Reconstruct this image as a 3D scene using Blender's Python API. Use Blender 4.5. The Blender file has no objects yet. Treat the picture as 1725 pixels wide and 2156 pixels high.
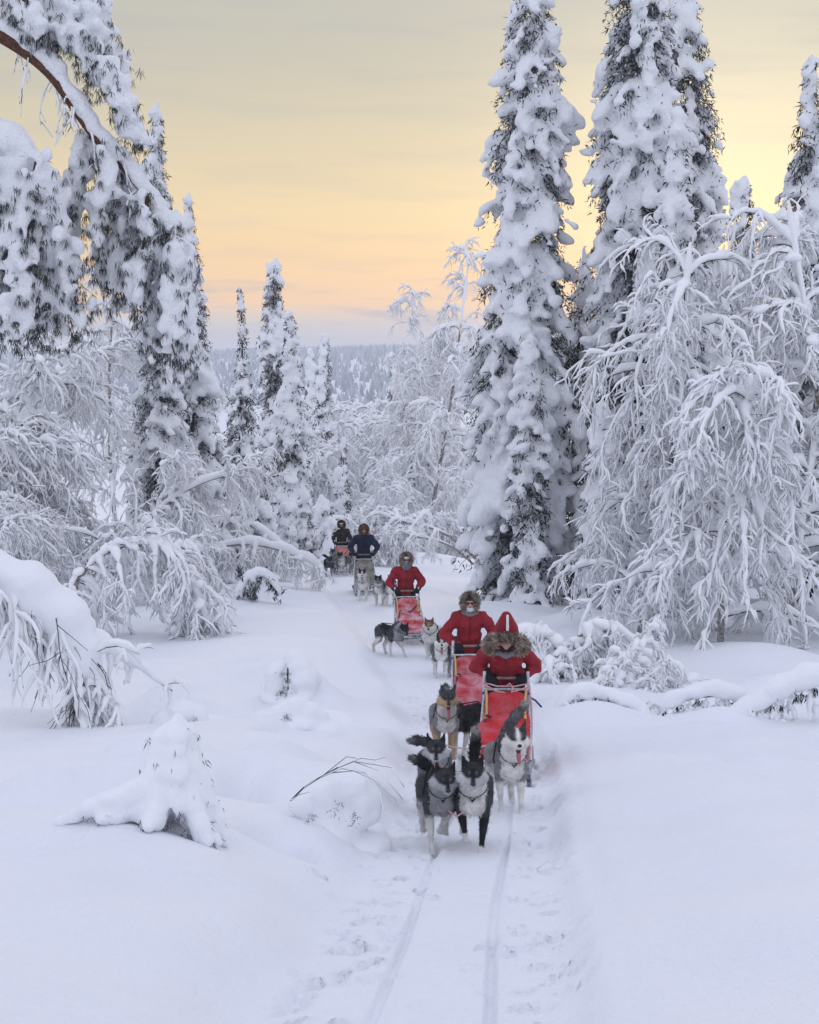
import bpy, math, random
import numpy as np
from mathutils import Vector, Matrix

# ------------------------------------------------------------------ camera
scene = bpy.context.scene
FPX, CXP, CYP = 3800.0, 862.5, 1078.0          # focal length and centre, photo pixels at 1725 x 2156
PITCH = math.radians(4.78)
CAM = np.array([0.0, 0.0, 12.0])
cam_d = bpy.data.cameras.new('camera')
cam_d.sensor_fit = 'HORIZONTAL'; cam_d.sensor_width = 36.0
cam_d.lens = FPX / 1725.0 * 36.0
cam_d.clip_start = 0.1; cam_d.clip_end = 20000
cam_o = bpy.data.objects.new('camera', cam_d)
scene.collection.objects.link(cam_o)
cam_o.location = CAM; cam_o.rotation_euler = (math.pi/2 - PITCH, 0, 0)
scene.camera = cam_o

def lin(r, g, b):
    f = lambda c: (c/255/12.92 if c/255 <= .04045 else ((c/255+.055)/1.055)**2.4)
    return (f(r), f(g), f(b), 1.0)

# ------------------------------------------------------------------ sky
SUN_AZ = math.radians(10.0)      # to the right of the view direction (+Y)
SUN_EL = math.radians(5.0)
world = bpy.data.worlds.new('World'); scene.world = world; world.use_nodes = True
nt = world.node_tree; nt.nodes.clear()
def N(tree, kind, **kw):
    n = tree.nodes.new(kind)
    for k, v in kw.items(): setattr(n, k, v)
    return n
def L(tree, a, b): tree.links.new(a, b)
def mth(tree, op, a, b=None, c=None, clamp=False):
    n = tree.nodes.new('ShaderNodeMath'); n.operation = op; n.use_clamp = clamp
    for i, v in enumerate((a, b, c)):
        if v is None: continue
        if isinstance(v, (int, float)): n.inputs[i].default_value = v
        else: tree.links.new(v, n.inputs[i])
    return n.outputs[0]
out = N(nt, 'ShaderNodeOutputWorld')
tc = N(nt, 'ShaderNodeTexCoord')
sep = N(nt, 'ShaderNodeSeparateXYZ'); L(nt, tc.outputs['Generated'], sep.inputs[0])
zc = mth(nt, 'MAXIMUM', sep.outputs[2], 0.0)
tt = mth(nt, 'POWER', zc, 0.5)
ramp = N(nt, 'ShaderNodeValToRGB'); L(nt, tt, ramp.inputs[0])
stops = [(0.00, (150,160,172)), (0.10, (157,165,173)), (0.140, (172,173,174)), (0.180, (220,181,134)),
         (0.235, (222,187,137)), (0.285, (216,192,146)), (0.350, (195,183,154)), (0.405, (177,173,158)),
         (0.450, (172,171,162)), (0.56, (190,193,204)), (0.74, (206,210,230)), (1.0, (205,209,232))]      # exposure brightens these
el = ramp.color_ramp.elements
while len(el) < len(stops): el.new(0.5)
for e, (p, c) in zip(el, stops): e.position = p; e.color = lin(*c)
# the anti-solar half is a brighter pale blue, raised to light the tree fronts
dsun = mth(nt, 'ADD', mth(nt, 'MULTIPLY', sep.outputs[0], math.sin(SUN_AZ)), mth(nt, 'MULTIPLY', sep.outputs[1], math.cos(SUN_AZ)))
anti = N(nt, 'ShaderNodeMapRange'); anti.interpolation_type = 'SMOOTHSTEP'
anti.inputs[1].default_value = 0.75; anti.inputs[2].default_value = -0.9
L(nt, dsun, anti.inputs[0])
mixa = N(nt, 'ShaderNodeMix', data_type='RGBA'); mixa.inputs[7].default_value = lin(222,226,242)
L(nt, mth(nt, 'MULTIPLY', anti.outputs[0], 0.85), mixa.inputs[0]); L(nt, ramp.outputs[0], mixa.inputs[6])
# glow of the low sun behind the tall spruces
sd = (math.sin(SUN_AZ)*math.cos(SUN_EL), math.cos(SUN_AZ)*math.cos(SUN_EL), math.sin(SUN_EL))
dt = N(nt, 'ShaderNodeVectorMath', operation='DOT_PRODUCT'); dt.inputs[1].default_value = sd
L(nt, tc.outputs['Generated'], dt.inputs[0])
gl = mth(nt, 'MULTIPLY', mth(nt, 'POWER', mth(nt, 'MAXIMUM', dt.outputs['Value'], 0.0), 160.0), mth(nt, 'MULTIPLY', zc, 14.0, clamp=True))
glc = N(nt, 'ShaderNodeMix', data_type='RGBA', blend_type='ADD')
glc.inputs[7].default_value = (0.22, 0.20, 0.13, 1)
L(nt, gl, glc.inputs[0]); L(nt, mixa.outputs[2], glc.inputs[6])
# thin cloud streaks
cmb = N(nt, 'ShaderNodeCombineXYZ')
L(nt, mth(nt, 'MULTIPLY', sep.outputs[0], 8.0), cmb.inputs[0])
L(nt, mth(nt, 'MULTIPLY', mth(nt, 'ADD', sep.outputs[2], mth(nt, 'MULTIPLY', sep.outputs[0], 0.03)), 70.0), cmb.inputs[1])
nz = N(nt, 'ShaderNodeTexNoise'); nz.inputs['Scale'].default_value = 1.0; nz.inputs['Detail'].default_value = 5.0
nz.inputs['Roughness'].default_value = 0.55
L(nt, cmb.outputs[0], nz.inputs['Vector'])
cr = N(nt, 'ShaderNodeMapRange'); cr.interpolation_type = 'SMOOTHSTEP'
cr.inputs[1].default_value = 0.47; cr.inputs[2].default_value = 0.62
L(nt, nz.outputs[0], cr.inputs[0])
band = N(nt, 'ShaderNodeValToRGB')
be = band.color_ramp.elements
bst = [(0.0, 0), (0.12, .2), (0.145, .95), (0.185, .8), (0.225, .15), (0.33, .10), (0.41, .14), (0.55, .1)]
while len(be) < len(bst): be.new(.5)
for e, (p, v) in zip(be, bst): e.position = p; e.color = (v, v, v, 1)
L(nt, tt, band.inputs[0])
clm = N(nt, 'ShaderNodeMix', data_type='RGBA'); clm.inputs[7].default_value = lin(140,148,164)
L(nt, mth(nt, 'MULTIPLY', cr.outputs[0], band.outputs[0]), clm.inputs[0]); L(nt, glc.outputs[2], clm.inputs[6])
sky = N(nt, 'ShaderNodeTexSky', sky_type='NISHITA'); sky.sun_disc = False
sky.sun_elevation = SUN_EL; sky.sun_rotation = SUN_AZ; sky.altitude = 300
b1 = N(nt, 'ShaderNodeBackground'); b1.inputs[1].default_value = 0.10; L(nt, sky.outputs[0], b1.inputs[0])
b2 = N(nt, 'ShaderNodeBackground'); b2.inputs[1].default_value = 1.0; L(nt, clm.outputs[2], b2.inputs[0])
mx = N(nt, 'ShaderNodeMixShader'); mx.inputs[0].default_value = 0.95
L(nt, b1.outputs[0], mx.inputs[1]); L(nt, b2.outputs[0], mx.inputs[2]); L(nt, mx.outputs[0], out.inputs[0])

sun_d = bpy.data.lights.new('sun', 'SUN'); sun_d.energy = 0.9; sun_d.angle = math.radians(20)
sun_d.color = (1.0, 0.80, 0.58)
sun_o = bpy.data.objects.new('sun', sun_d); scene.collection.objects.link(sun_o)
sun_o.rotation_euler = Vector((-sd[0], -sd[1], -sd[2])).to_track_quat('-Z', 'Y').to_euler()
sun_o.location = (20, 100, 60)

vs = scene.view_settings
vs.view_transform = 'Standard'; vs.look = 'None'; vs.exposure = 0.40; vs.gamma = 1.0; vs.use_curve_mapping = False
scene.cycles.use_denoising = True
scene.cycles.max_bounces = 8; scene.cycles.diffuse_bounces = 6; scene.cycles.glossy_bounces = 2
scene.cycles.transmission_bounces = 2; scene.cycles.transparent_max_bounces = 4; scene.cycles.volume_bounces = 1

# ------------------------------------------------------------------ helpers
COL = scene.collection
def W(px, py, Y):
    dx = (px-CXP)/FPX; dy = (CYP-py)/FPX
    c, s = math.cos(PITCH), math.sin(PITCH)
    d = np.array([dx, c+dy*s, -s+dy*c])
    return CAM + d*(Y/d[1])
def spx(Y): return FPX/(Y*math.cos(PITCH))       # photo pixels per metre, about

def mesh_np(name, V, quads=None, tris=None, smooth=True):
    me = bpy.data.meshes.new(name)
    V = np.ascontiguousarray(V, np.float32)
    q = np.zeros((0, 4), np.int32) if quads is None or len(quads) == 0 else np.asarray(quads, np.int32)
    t = np.zeros((0, 3), np.int32) if tris is None or len(tris) == 0 else np.asarray(tris, np.int32)
    loops = np.concatenate([q.ravel(), t.ravel()]).astype(np.int32)
    starts = np.concatenate([np.arange(len(q))*4, len(q)*4+np.arange(len(t))*3]).astype(np.int32)
    me.vertices.add(len(V)); me.vertices.foreach_set('co', V.ravel())
    me.loops.add(len(loops)); me.loops.foreach_set('vertex_index', loops)
    me.polygons.add(len(starts)); me.polygons.foreach_set('loop_start', starts)
    me.polygons.foreach_set('use_smooth', np.full(len(starts), smooth, bool))
    me.update(calc_edges=True)
    return me
def link(name, data, mat=None, parent=None):
    o = bpy.data.objects.new(name, data); COL.objects.link(o)
    if mat is not None and data is not None: data.materials.append(mat)
    if parent is not None: o.parent = parent
    return o
def tag(o, label=None, cat=None, group=None, kind=None):
    if label: o['label'] = label
    if cat: o['category'] = cat
    if group: o['group'] = group
    if kind: o['kind'] = kind
    return o
def thing(name, loc, label, cat, group=None, rz=0.0, sc=1.0):
    o = bpy.data.objects.new(name, None); COL.objects.link(o)
    o.empty_display_size = 0.2
    o.location = tuple(float(v) for v in loc); o.rotation_euler = (0, 0, rz); o.scale = (sc, sc, sc)
    return tag(o, label, cat, group)

class MB:
    """collects vertices, quads and triangles, with an optional colour per vertex"""
    def __init__(s): s.V=[]; s.Q=[]; s.T=[]; s.C=[]; s.n=0
    def add(s, V, quads=None, tris=None, col=None):
        V = np.asarray(V, float).reshape(-1, 3)
        if len(V) == 0: return
        s.V.append(V)
        if quads is not None and len(quads): s.Q.append(np.asarray(quads)+s.n)
        if tris is not None and len(tris): s.T.append(np.asarray(tris)+s.n)
        c = np.array([1,1,1]) if col is None else np.asarray(col, float)
        s.C.append(np.broadcast_to(c, (len(V), 3)))
        s.n += len(V)
    def arrays(s):
        V = np.concatenate(s.V) if s.V else np.zeros((0, 3))
        Q = np.concatenate(s.Q) if s.Q else None
        T = np.concatenate(s.T) if s.T else None
        return V, Q, T
    def mesh(s, name, smooth=True, color=False):
        V, Q, T = s.arrays()
        me = mesh_np(name, V, Q, T, smooth)
        if color: set_color(me, np.concatenate(s.C))
        return me
def set_color(me, C):
    a = me.color_attributes.new('col', 'FLOAT_COLOR', 'POINT')
    c4 = np.ones((len(C), 4), np.float32); c4[:, :3] = C
    a.data.foreach_set('color', c4.ravel())

def tubes(P, R, sides=5, zoff=None, sq=1.0):
    """P [B,n,3] paths, R [B,n] radii -> vertices and quads, one tube per path, ends pinched"""
    P = np.asarray(P, float); R = np.asarray(R, float)
    B, n, _ = P.shape
    T = np.gradient(P, axis=1); T /= np.linalg.norm(T, axis=2, keepdims=True)+1e-9
    ch = P[:, -1]-P[:, 0]; ch[:, 2] = 0
    ln = np.linalg.norm(ch, axis=1, keepdims=True)
    ch = np.where(ln > 1e-3, ch/(ln+1e-9), np.array([[1.0, 0, 0]]))
    ref = np.stack([-ch[:, 1], ch[:, 0], np.zeros(B)], 1)[:, None, :]
    U = np.cross(T, np.broadcast_to(ref, T.shape)); U /= np.linalg.norm(U, axis=2, keepdims=True)+1e-9
    Wv = np.cross(T, U)
    C = P if zoff is None else P + np.stack([0*zoff, 0*zoff, zoff], 2)
    a = np.arange(sides)/sides*2*np.pi
    V = C[:, :, None, :] + R[:, :, None, None]*(np.cos(a)[None, None, :, None]*U[:, :, None, :]*sq + np.sin(a)[None, None, :, None]*Wv[:, :, None, :])
    idx = np.arange(B*n*sides).reshape(B, n, sides)
    i0 = idx[:, :-1, :]; i1 = idx[:, 1:, :]
    Q = np.stack([i0, np.roll(i0, -1, 2), np.roll(i1, -1, 2), i1], -1).reshape(-1, 4)
    return V.reshape(-1, 3), Q

def ico(sub):
    import bmesh
    bm = bmesh.new(); bmesh.ops.create_icosphere(bm, subdivisions=sub, radius=1.0)
    V = np.array([v.co[:] for v in bm.verts]); F = np.array([[v.index for v in f.verts] for f in bm.faces]); bm.free()
    return V, F
ICO1, ICO2, ICO3 = ico(1), ico(2), ico(3)
def vnoise(P, seed=0, oct=3):
    """cheap smooth noise from sums of sines, about -1..1"""
    r = np.random.RandomState(seed); s = np.zeros(P.shape[:-1]); a = 1.0; tot = 0
    for o in range(oct):
        for k in range(3):
            d = r.normal(size=3); d /= np.linalg.norm(d)
            s += a*np.sin(P@d*(2.0**o)*r.uniform(.8, 1.3)+r.uniform(0, 6.28)); tot += a*.6
        a *= .55
    return s/tot
_blobs = []
for k in range(8):
    V = ICO2[0]; rr = 1+0.24*vnoise(V*2.0, 100+k, 3)
    _blobs.append(V*rr[:, None])
def blob_mesh(C, A, S, seed=0):
    """C [n,3] centres, A [n,3] unit long axes, S [n,3] half sizes along the axis, across, and up"""
    n = len(C)
    if n == 0: return np.zeros((0, 3)), np.zeros((0, 3), int)
    r = np.random.RandomState(seed)
    X = A/(np.linalg.norm(A, axis=1, keepdims=True)+1e-9)
    Y = np.cross(np.array([0, 0, 1.0]), X); bad = np.linalg.norm(Y, axis=1) < .05
    Y[bad] = (1, 0, 0); Y /= np.linalg.norm(Y, axis=1, keepdims=True)
    Z = np.cross(X, Y)
    M = np.stack([X*S[:, :1], Y*S[:, 1:2], Z*S[:, 2:3]], 1)      # n,3,3 rows
    protos = np.stack(_blobs)[r.randint(0, len(_blobs), n)]      # n,v,3
    V = np.einsum('nvk,nkj->nvj', protos, M) + C[:, None, :]
    F = ICO2[1][None]+np.arange(n)[:, None, None]*len(ICO2[0])
    return V.reshape(-1, 3), F.reshape(-1, 3)

def remesh(name, V, T, vox, smooth_it=2, fac=.5, Q=None):
    """voxel-merge overlapping closed shapes into one continuous skin"""
    me = mesh_np(name+'_raw', V, Q, T)
    o = bpy.data.objects.new(name+'_raw', me); COL.objects.link(o)
    m = o.modifiers.new('r', 'REMESH'); m.mode = 'VOXEL'; m.voxel_size = vox; m.use_smooth_shade = True
    if smooth_it:
        s = o.modifiers.new('s', 'SMOOTH'); s.iterations = smooth_it; s.factor = fac
    dg = bpy.context.evaluated_depsgraph_get()
    res = bpy.data.meshes.new_from_object(o.evaluated_get(dg)); res.name = name
    bpy.data.objects.remove(o); bpy.data.meshes.remove(me)
    res.polygons.foreach_set('use_smooth', np.ones(len(res.polygons), bool))
    res.materials.clear()
    return res
def mverts(me):
    a = np.empty(len(me.vertices)*3, np.float32); me.vertices.foreach_get('co', a); return a.reshape(-1, 3).astype(float)
def mnormals(me):
    a = np.empty(len(me.vertices)*3, np.float32); me.vertices.foreach_get('normal', a); return a.reshape(-1, 3).astype(float)

# ------------------------------------------------------------------ materials
def mat(name, col, rough=.7, spec=.3, noise=None, attr=False, bump=None, metal=0.0, sheen=0.0):
    m = bpy.data.materials.new(name); m.use_nodes = True; t = m.node_tree
    p = t.nodes['Principled BSDF']; p.inputs['Roughness'].default_value = rough
    p.inputs['Specular IOR Level'].default_value = spec; p.inputs['Metallic'].default_value = metal
    if sheen: p.inputs['Sheen Weight'].default_value = sheen
    base = None
    if attr:
        a = N(t, 'ShaderNodeAttribute', attribute_name='col'); base = a.outputs['Color']
    p.inputs['Base Color'].default_value = (*col, 1)
    tcn = N(t, 'ShaderNodeTexCoord')
    if noise:                                    # (scale, second colour, amount)
        nn = N(t, 'ShaderNodeTexNoise'); nn.inputs['Scale'].default_value = noise[0]; nn.inputs['Detail'].default_value = 4
        L(t, tcn.outputs['Object'], nn.inputs['Vector'])
        mr = N(t, 'ShaderNodeMapRange'); mr.inputs[1].default_value = .35; mr.inputs[2].default_value = .65
        mr.inputs[4].default_value = noise[2]; L(t, nn.outputs[0], mr.inputs[0])
        mm = N(t, 'ShaderNodeMix', data_type='RGBA'); mm.inputs[6].default_value = (*col, 1); mm.inputs[7].default_value = (*noise[1], 1)
        if base is not None: L(t, base, mm.inputs[6])
        L(t, mr.outputs[0], mm.inputs[0]); base = mm.outputs[2]
    if base is not None: L(t, base, p.inputs['Base Color'])
    if bump:                                     # list of (scale, distance)
        prev = None
        for sc_, di in bump:
            nn = N(t, 'ShaderNodeTexNoise'); nn.inputs['Scale'].default_value = sc_; nn.inputs['Detail'].default_value = 5
            L(t, tcn.outputs['Object'], nn.inputs['Vector'])
            b = N(t, 'ShaderNodeBump'); b.inputs['Distance'].default_value = di; b.inputs['Strength'].default_value = 1.0
            L(t, nn.outputs[0], b.inputs['Height'])
            if prev is not None: L(t, prev, b.inputs['Normal'])
            prev = b.outputs[0]
        L(t, prev, p.inputs['Normal'])
    return m
M_GROUND = mat('ground_snow', (.84, .86, .90), .75, .2, noise=(.6, (.80, .825, .88), .6), bump=[(1.6, .04), (14, .018), (80, .006), (260, .002)])
M_SNOW = mat('tree_snow', (.87, .885, .915), .8, .2, bump=[(10, .055), (38, .022)])
M_SNOWN = mat('drifted_snow', (.86, .875, .91), .8, .2, bump=[(7, .02), (60, .004), (200, .0015)])
M_SNOWF = mat('frost_snow', (.90, .91, .93), .85, .1, bump=[(30, .012)])
M_NEEDLE = mat('needles', (.03, .03, .03), .9, .1, attr=True)
M_BARK = mat('bark', (.085, .065, .055), .9, .1, noise=(25, (.035, .03, .03), .9), bump=[(40, .01)])
M_PINEBARK = mat('pine_bark', (.16, .07, .045), .9, .1, noise=(18, (.05, .03, .025), .9), bump=[(30, .015)])
M_TWIG = mat('twigs', (.06, .05, .05), .9, .1, noise=(20, (.16, .15, .15), .8))
M_BIRCH = mat('birch_bark', (.42, .39, .37), .85, .1, noise=(14, (.06, .05, .05), .8), bump=[(30, .006)])

# ------------------------------------------------------------------ terrain
_pairs = [(2156, 7.8), (1785, 14.46), (1700, 16.6), (1605, 20.4), (1512, 25), (1423, 31), (1352, 36), (1274, 46.5), (1245, 50.4), (1213, 58), (1186, 68)]
_ys = [-60, -12, 0.0] + [p[1] for p in _pairs] + [80, 110, 160, 250, 450, 900, 1500, 2100, 2600, 3000, 3600, 5000, 9000]
_zs = [CAM[2]-1.0, CAM[2]-1.3, CAM[2]-1.7] + [W(CXP, p[0], p[1])[2] for p in _pairs] + \
      [CAM[2]-8.9, CAM[2]-11.2, CAM[2]-15, CAM[2]-21, CAM[2]-31, CAM[2]-40, CAM[2]-30, CAM[2]-6, CAM[2]+9, CAM[2]+13, CAM[2]+10, CAM[2]-10, CAM[2]-60]
_gy = np.concatenate([np.arange(-60, 120, .25), np.geomspace(120, 9000, 500)])
_gz = np.interp(_gy, _ys, _zs)
_k = np.hanning(25); _k /= _k.sum()
_gs = np.convolve(np.pad(_gz, 12, mode='edge'), _k, 'valid')
def prof(y): return np.interp(y, _gy, _gs)
_ty = [-60, 0, 7.8, 14.46, 19.5, 22, 25, 30, 36, 47, 58, 70, 90, 130, 400]
_tx = [-2.0, -.35, .07, .50, .88, .90, .78, .45, -.02, -1.12, -2.15, -3.2, -4.6, -6, -10]
_cgy = np.arange(-60, 400, .25)
_kk = np.hanning(33); _kk /= _kk.sum()
_cgx = np.convolve(np.pad(np.interp(_cgy, _ty, _tx), 16, mode='edge'), _kk, 'valid')
def trail_x(y): return np.interp(y, _cgy, _cgx)
def sstep(a, b, x):
    t = np.clip((x-a)/(b-a), 0, 1); return t*t*(3-2*t)
def gpix(px, py):
    """where the view ray through a photo pixel meets the smooth ground"""
    a, b = 3.0, 200.0
    f = lambda Y: W(px, py, Y)[2]-float(prof(Y))
    for i in range(60):
        m = (a+b)/2
        if f(m) > 0: a = m
        else: b = m
    p = W(px, py, a); p[2] = prof(a); return p
# mounds and hollows seen in the photograph: pixel, half width px, half depth m, height m
_mounds = [(625,1588,70,.8,-.5),(470,1422,75,.9,-.28),(540,1312,55,.9,-.32),(612,1303,55,.9,-.3),(560,1268,80,.9,.22),
  (512,1750,44,.55,-.42),(575,1848,66,.6,-.62),(625,1590,75,.9,-.2),(470,1880,120,.5,.10),(165,1772,100,.7,-.2),(165,1760,130,.7,.2),(330,1710,140,.7,.22),(640,1505,60,.5,.28),(700,1520,45,.5,.12),
  (375,1508,62,.5,.26),(330,1515,60,.5,.12),(600,1680,90,.6,.2),(720,1640,110,.6,.10),(560,1700,70,.5,.12),(80,1530,160,.9,.14),(210,1530,60,.5,.12),
  (880,1190,90,2.2,.35),(960,1178,110,3,.30),(1080,1300,120,1.6,.25),(1230,1330,90,1.5,.30),(1500,1540,70,.6,.12),(1440,1550,50,.45,.08),(1560,1535,80,.6,.12),
  (1350,1640,40,.5,.05),(1590,1600,90,.7,.10),(1250,1545,110,.9,.16),(1200,1520,80,.8,.14),(1600,1420,160,1.3,.35),(1400,1400,200,1.5,.15),(1690,1340,60,1.2,.55),
  (480,1290,60,1.0,.2),(430,1215,110,1.6,.35),(600,1205,90,1.8,.35),(300,1345,200,1.6,.10),(120,1900,220,1.0,.18),(380,1960,190,.8,.15),(300,2080,260,.9,.12),(560,2040,120,.6,.08),
  (1450,1750,200,1.1,.10),(1560,1900,240,1.0,.12),(1400,2060,160,.7,.08),(1650,2100,200,.8,.12),(740,1740,60,.4,.10),(705,1722,150,.8,.26),(608,1455,80,.8,.2),(630,1508,110,.8,.24),(378,1518,110,.8,.24),(320,1728,190,.9,.2),(820,1160,60,2.0,.5),(1010,1220,80,2,.15)]
_mp = [(gpix(a, b), c, d, e) for a, b, c, d, e in _mounds]
_rng = np.random.RandomState(5)
_rand_m = [(_rng.uniform(-14, 14), y, _rng.uniform(.25, .9), _rng.uniform(.04, .17)*(1 if _rng.rand() < .7 else -1)) for y in _rng.uniform(9, 62, 230)]
# paw prints beside the runner tracks
_pr = []
for i in range(420):
    y = 6.0+_rng.rand()*22; s = -1 if _rng.rand() < .5 else 1
    _pr.append((s*(_rng.normal(.54, .17)), y+_rng.normal(0, .02), _rng.uniform(.030, .050)*(1 if _rng.rand() > .08 else 1.7), _rng.uniform(.03, .07)))
_pr += [(_rng.normal(0, .14), 6+_rng.rand()*20, .03, .010) for i in range(130)]
def ground(x, y, fine=True):
    x = np.asarray(x, float); y = np.asarray(y, float)
    z = prof(y).copy() if np.ndim(y) else np.array(prof(y))
    near = sstep(75, 60, y)
    u = x-trail_x(y)
    au = np.abs(u)
    # deep snow beside a packed trail
    deep = sstep(.60, 1.08, np.where(u < 0, au-.10+.07*np.sin(y*1.7)*np.sin(y*.61), au+.04*np.sin(y*.9)))
    z = z + near*(deep*.20-.03) + near*.05*np.exp(-((u-.80)/.10)**2)*sstep(40, 25, y)
    z = z + np.where(au < 3.5, 0, 1)*.0
    # broad undulation, the banks rise gently away from the trail
    P = np.stack([x*.55, y*.35, 0*x], -1)
    amp = sstep(.8, 3.0, au)
    z = z + near*amp*(.10*vnoise(P, 3, 2)+.025*vnoise(P*3.3, 4, 2))
    z = z + near*sstep(24, 14, y)*(.22*sstep(.9, 2.3, -u)+.10*sstep(1.0, 2.2, u))
    z = z + near*sstep(.9, 1.6, au)*.05*vnoise(np.stack([x*1.5+.6*np.sin(y), y*1.1, 0*x], -1), 15, 2)
    far = sstep(90, 500, y)
    z = z + far*6*vnoise(np.stack([x*.006, y*.0022, 0*x], -1), 9, 3)*sstep(5200, 2500, y)
    z = z + sstep(1200, 2600, y)*7*np.sin(x*.0022+.7)
    if fine:
        for p, wpx, dm, hh in _mp:
            wm = wpx/spx(p[1])
            dx = (x-p[0])/wm; dy = (y-p[1]); dy = dy/np.where(dy < 0, dm*.55, dm*1.25)
            r2 = dx*dx+dy*dy
            z = z + hh*np.exp(-np.minimum(r2, 30)**1.25*.9)*sstep(.5, .95, au)
        for mx_, my_, ms, mh in _rand_m:
            near_m = sstep(.9, 1.8, abs(mx_-float(trail_x(my_))))
            if near_m > 0:
                r2 = ((x-mx_)/ms)**2+((y-my_)/(ms*.9))**2
                z = z + near_m*mh*np.exp(-np.minimum(r2, 30)**1.3)
    return z
def gz(x, y): return float(ground(np.array([x]), np.array([y]))[0])
def gpt(px, py, Y=None):
    """point on the finished ground seen at a photo pixel, or below it at distance Y"""
    if Y is None:
        a, b = 6.0, 90.0
        for i in range(40):
            m = (a+b)/2; p = W(px, py, m)
            if p[2] > gz(p[0], p[1]): a = m
            else: b = m
        Y = a
    p = W(px, py, Y)
    p = np.array(p); p[2] = gz(p[0], p[1]); return p

def build_ground():
    rows = [np.arange(-40, 4, 2.0), np.arange(4.5, 17, .062), np.arange(17, 30, .12), np.arange(30, 72, .3)]
    rows.append(np.geomspace(72, 9000, 90)); ys = np.concatenate(rows)
    c = [np.arange(0, .2, .032), np.arange(.2, .335, .011), np.arange(.335, 1.0, .029), np.arange(1.0, 3.5, .085), np.arange(3.5, 9, .2), np.geomspace(9, 30, 20), np.geomspace(33, 6000, 30)]
    cp = np.concatenate(c); us = np.concatenate([-cp[:0:-1], cp])
    Yg, Ug = np.meshgrid(ys, us, indexing='ij')
    X = trail_x(Yg)*np.exp(-np.maximum(0, Yg-300)/300)+Ug
    Z = ground(X, Yg)
    # runner grooves and paw prints
    u = X-trail_x(Yg); nr = sstep(34, 18, Yg)*sstep(2, 5, Yg)
    for s, ph in ((-.265, 0), (.265, 2.1)):
        brk = .55+.45*sstep(-.6, .1, np.sin(Yg*1.35+ph)+.5*np.sin(Yg*3.1+ph))
        z1 = np.exp(-((u-s-.015*np.sin(Yg*.8+ph))/.026)**6)
        Z -= nr*.042*brk*z1
        Z += nr*.010*np.exp(-((u-s-.055)/.02)**2)
    Z += nr*.011*vnoise(np.stack([X*16, Yg*9, 0*X], -1), 12, 3)*np.exp(-((np.abs(u)-.5)/.28)**4)
    for pu, py_, ps, pd in _pr:
        j0, j1 = np.searchsorted(ys, (py_-.3, py_+.3))
        if j1 <= j0: continue
        r2 = ((u[j0:j1]-pu)/ps)**2+((Yg[j0:j1]-py_)/(ps*1.5))**2
        Z[j0:j1] -= pd*np.exp(-np.minimum(r2, 30)**1.5)-.25*pd*np.exp(-(np.minimum(np.abs(np.sqrt(r2)-1.5), 5)/.4)**2)
    V = np.stack([X, Yg, Z], -1).reshape(-1, 3)
    nr_, nc = Yg.shape
    i = np.arange(nr_*nc).reshape(nr_, nc)
    Q = np.stack([i[:-1, :-1], i[:-1, 1:], i[1:, 1:], i[1:, :-1]], -1).reshape(-1, 4)
    o = link('ground', mesh_np('ground', V, Q), M_GROUND)
    tag(o, 'deep lavender white snow with a packed sled trail', kind='structure')
    return o
build_ground()
# ------------------------------------------------------------------ snow-laden trees
def blades(P, D, Ln, Wd, rng):
    """flat needle sprigs: points, directions, lengths, widths -> quads (tapered)"""
    n = len(P)
    D = D/(np.linalg.norm(D, axis=1, keepdims=True)+1e-9)
    S = np.cross(D, rng.normal(size=(n, 3))); S /= np.linalg.norm(S, axis=1, keepdims=True)+1e-9
    w = Wd[:, None]*S; l = Ln[:, None]*D
    V = np.stack([P-w, P+w+l*.25, P+l], 1)
    T = np.arange(n*3).reshape(n, 3)
    return V.reshape(-1, 3), None, T
def needle_cols(n, rng, frost=.28):
    c = np.where(rng.rand(n, 1) < frost, np.array([[.46, .48, .52]])*rng.uniform(.6, 1.3, (n, 1)), np.array([[.032, .036, .034]])*rng.uniform(.6, 1.8, (n, 1)))
    return np.repeat(np.clip(c, 0, .8), 3, 0)

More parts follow.
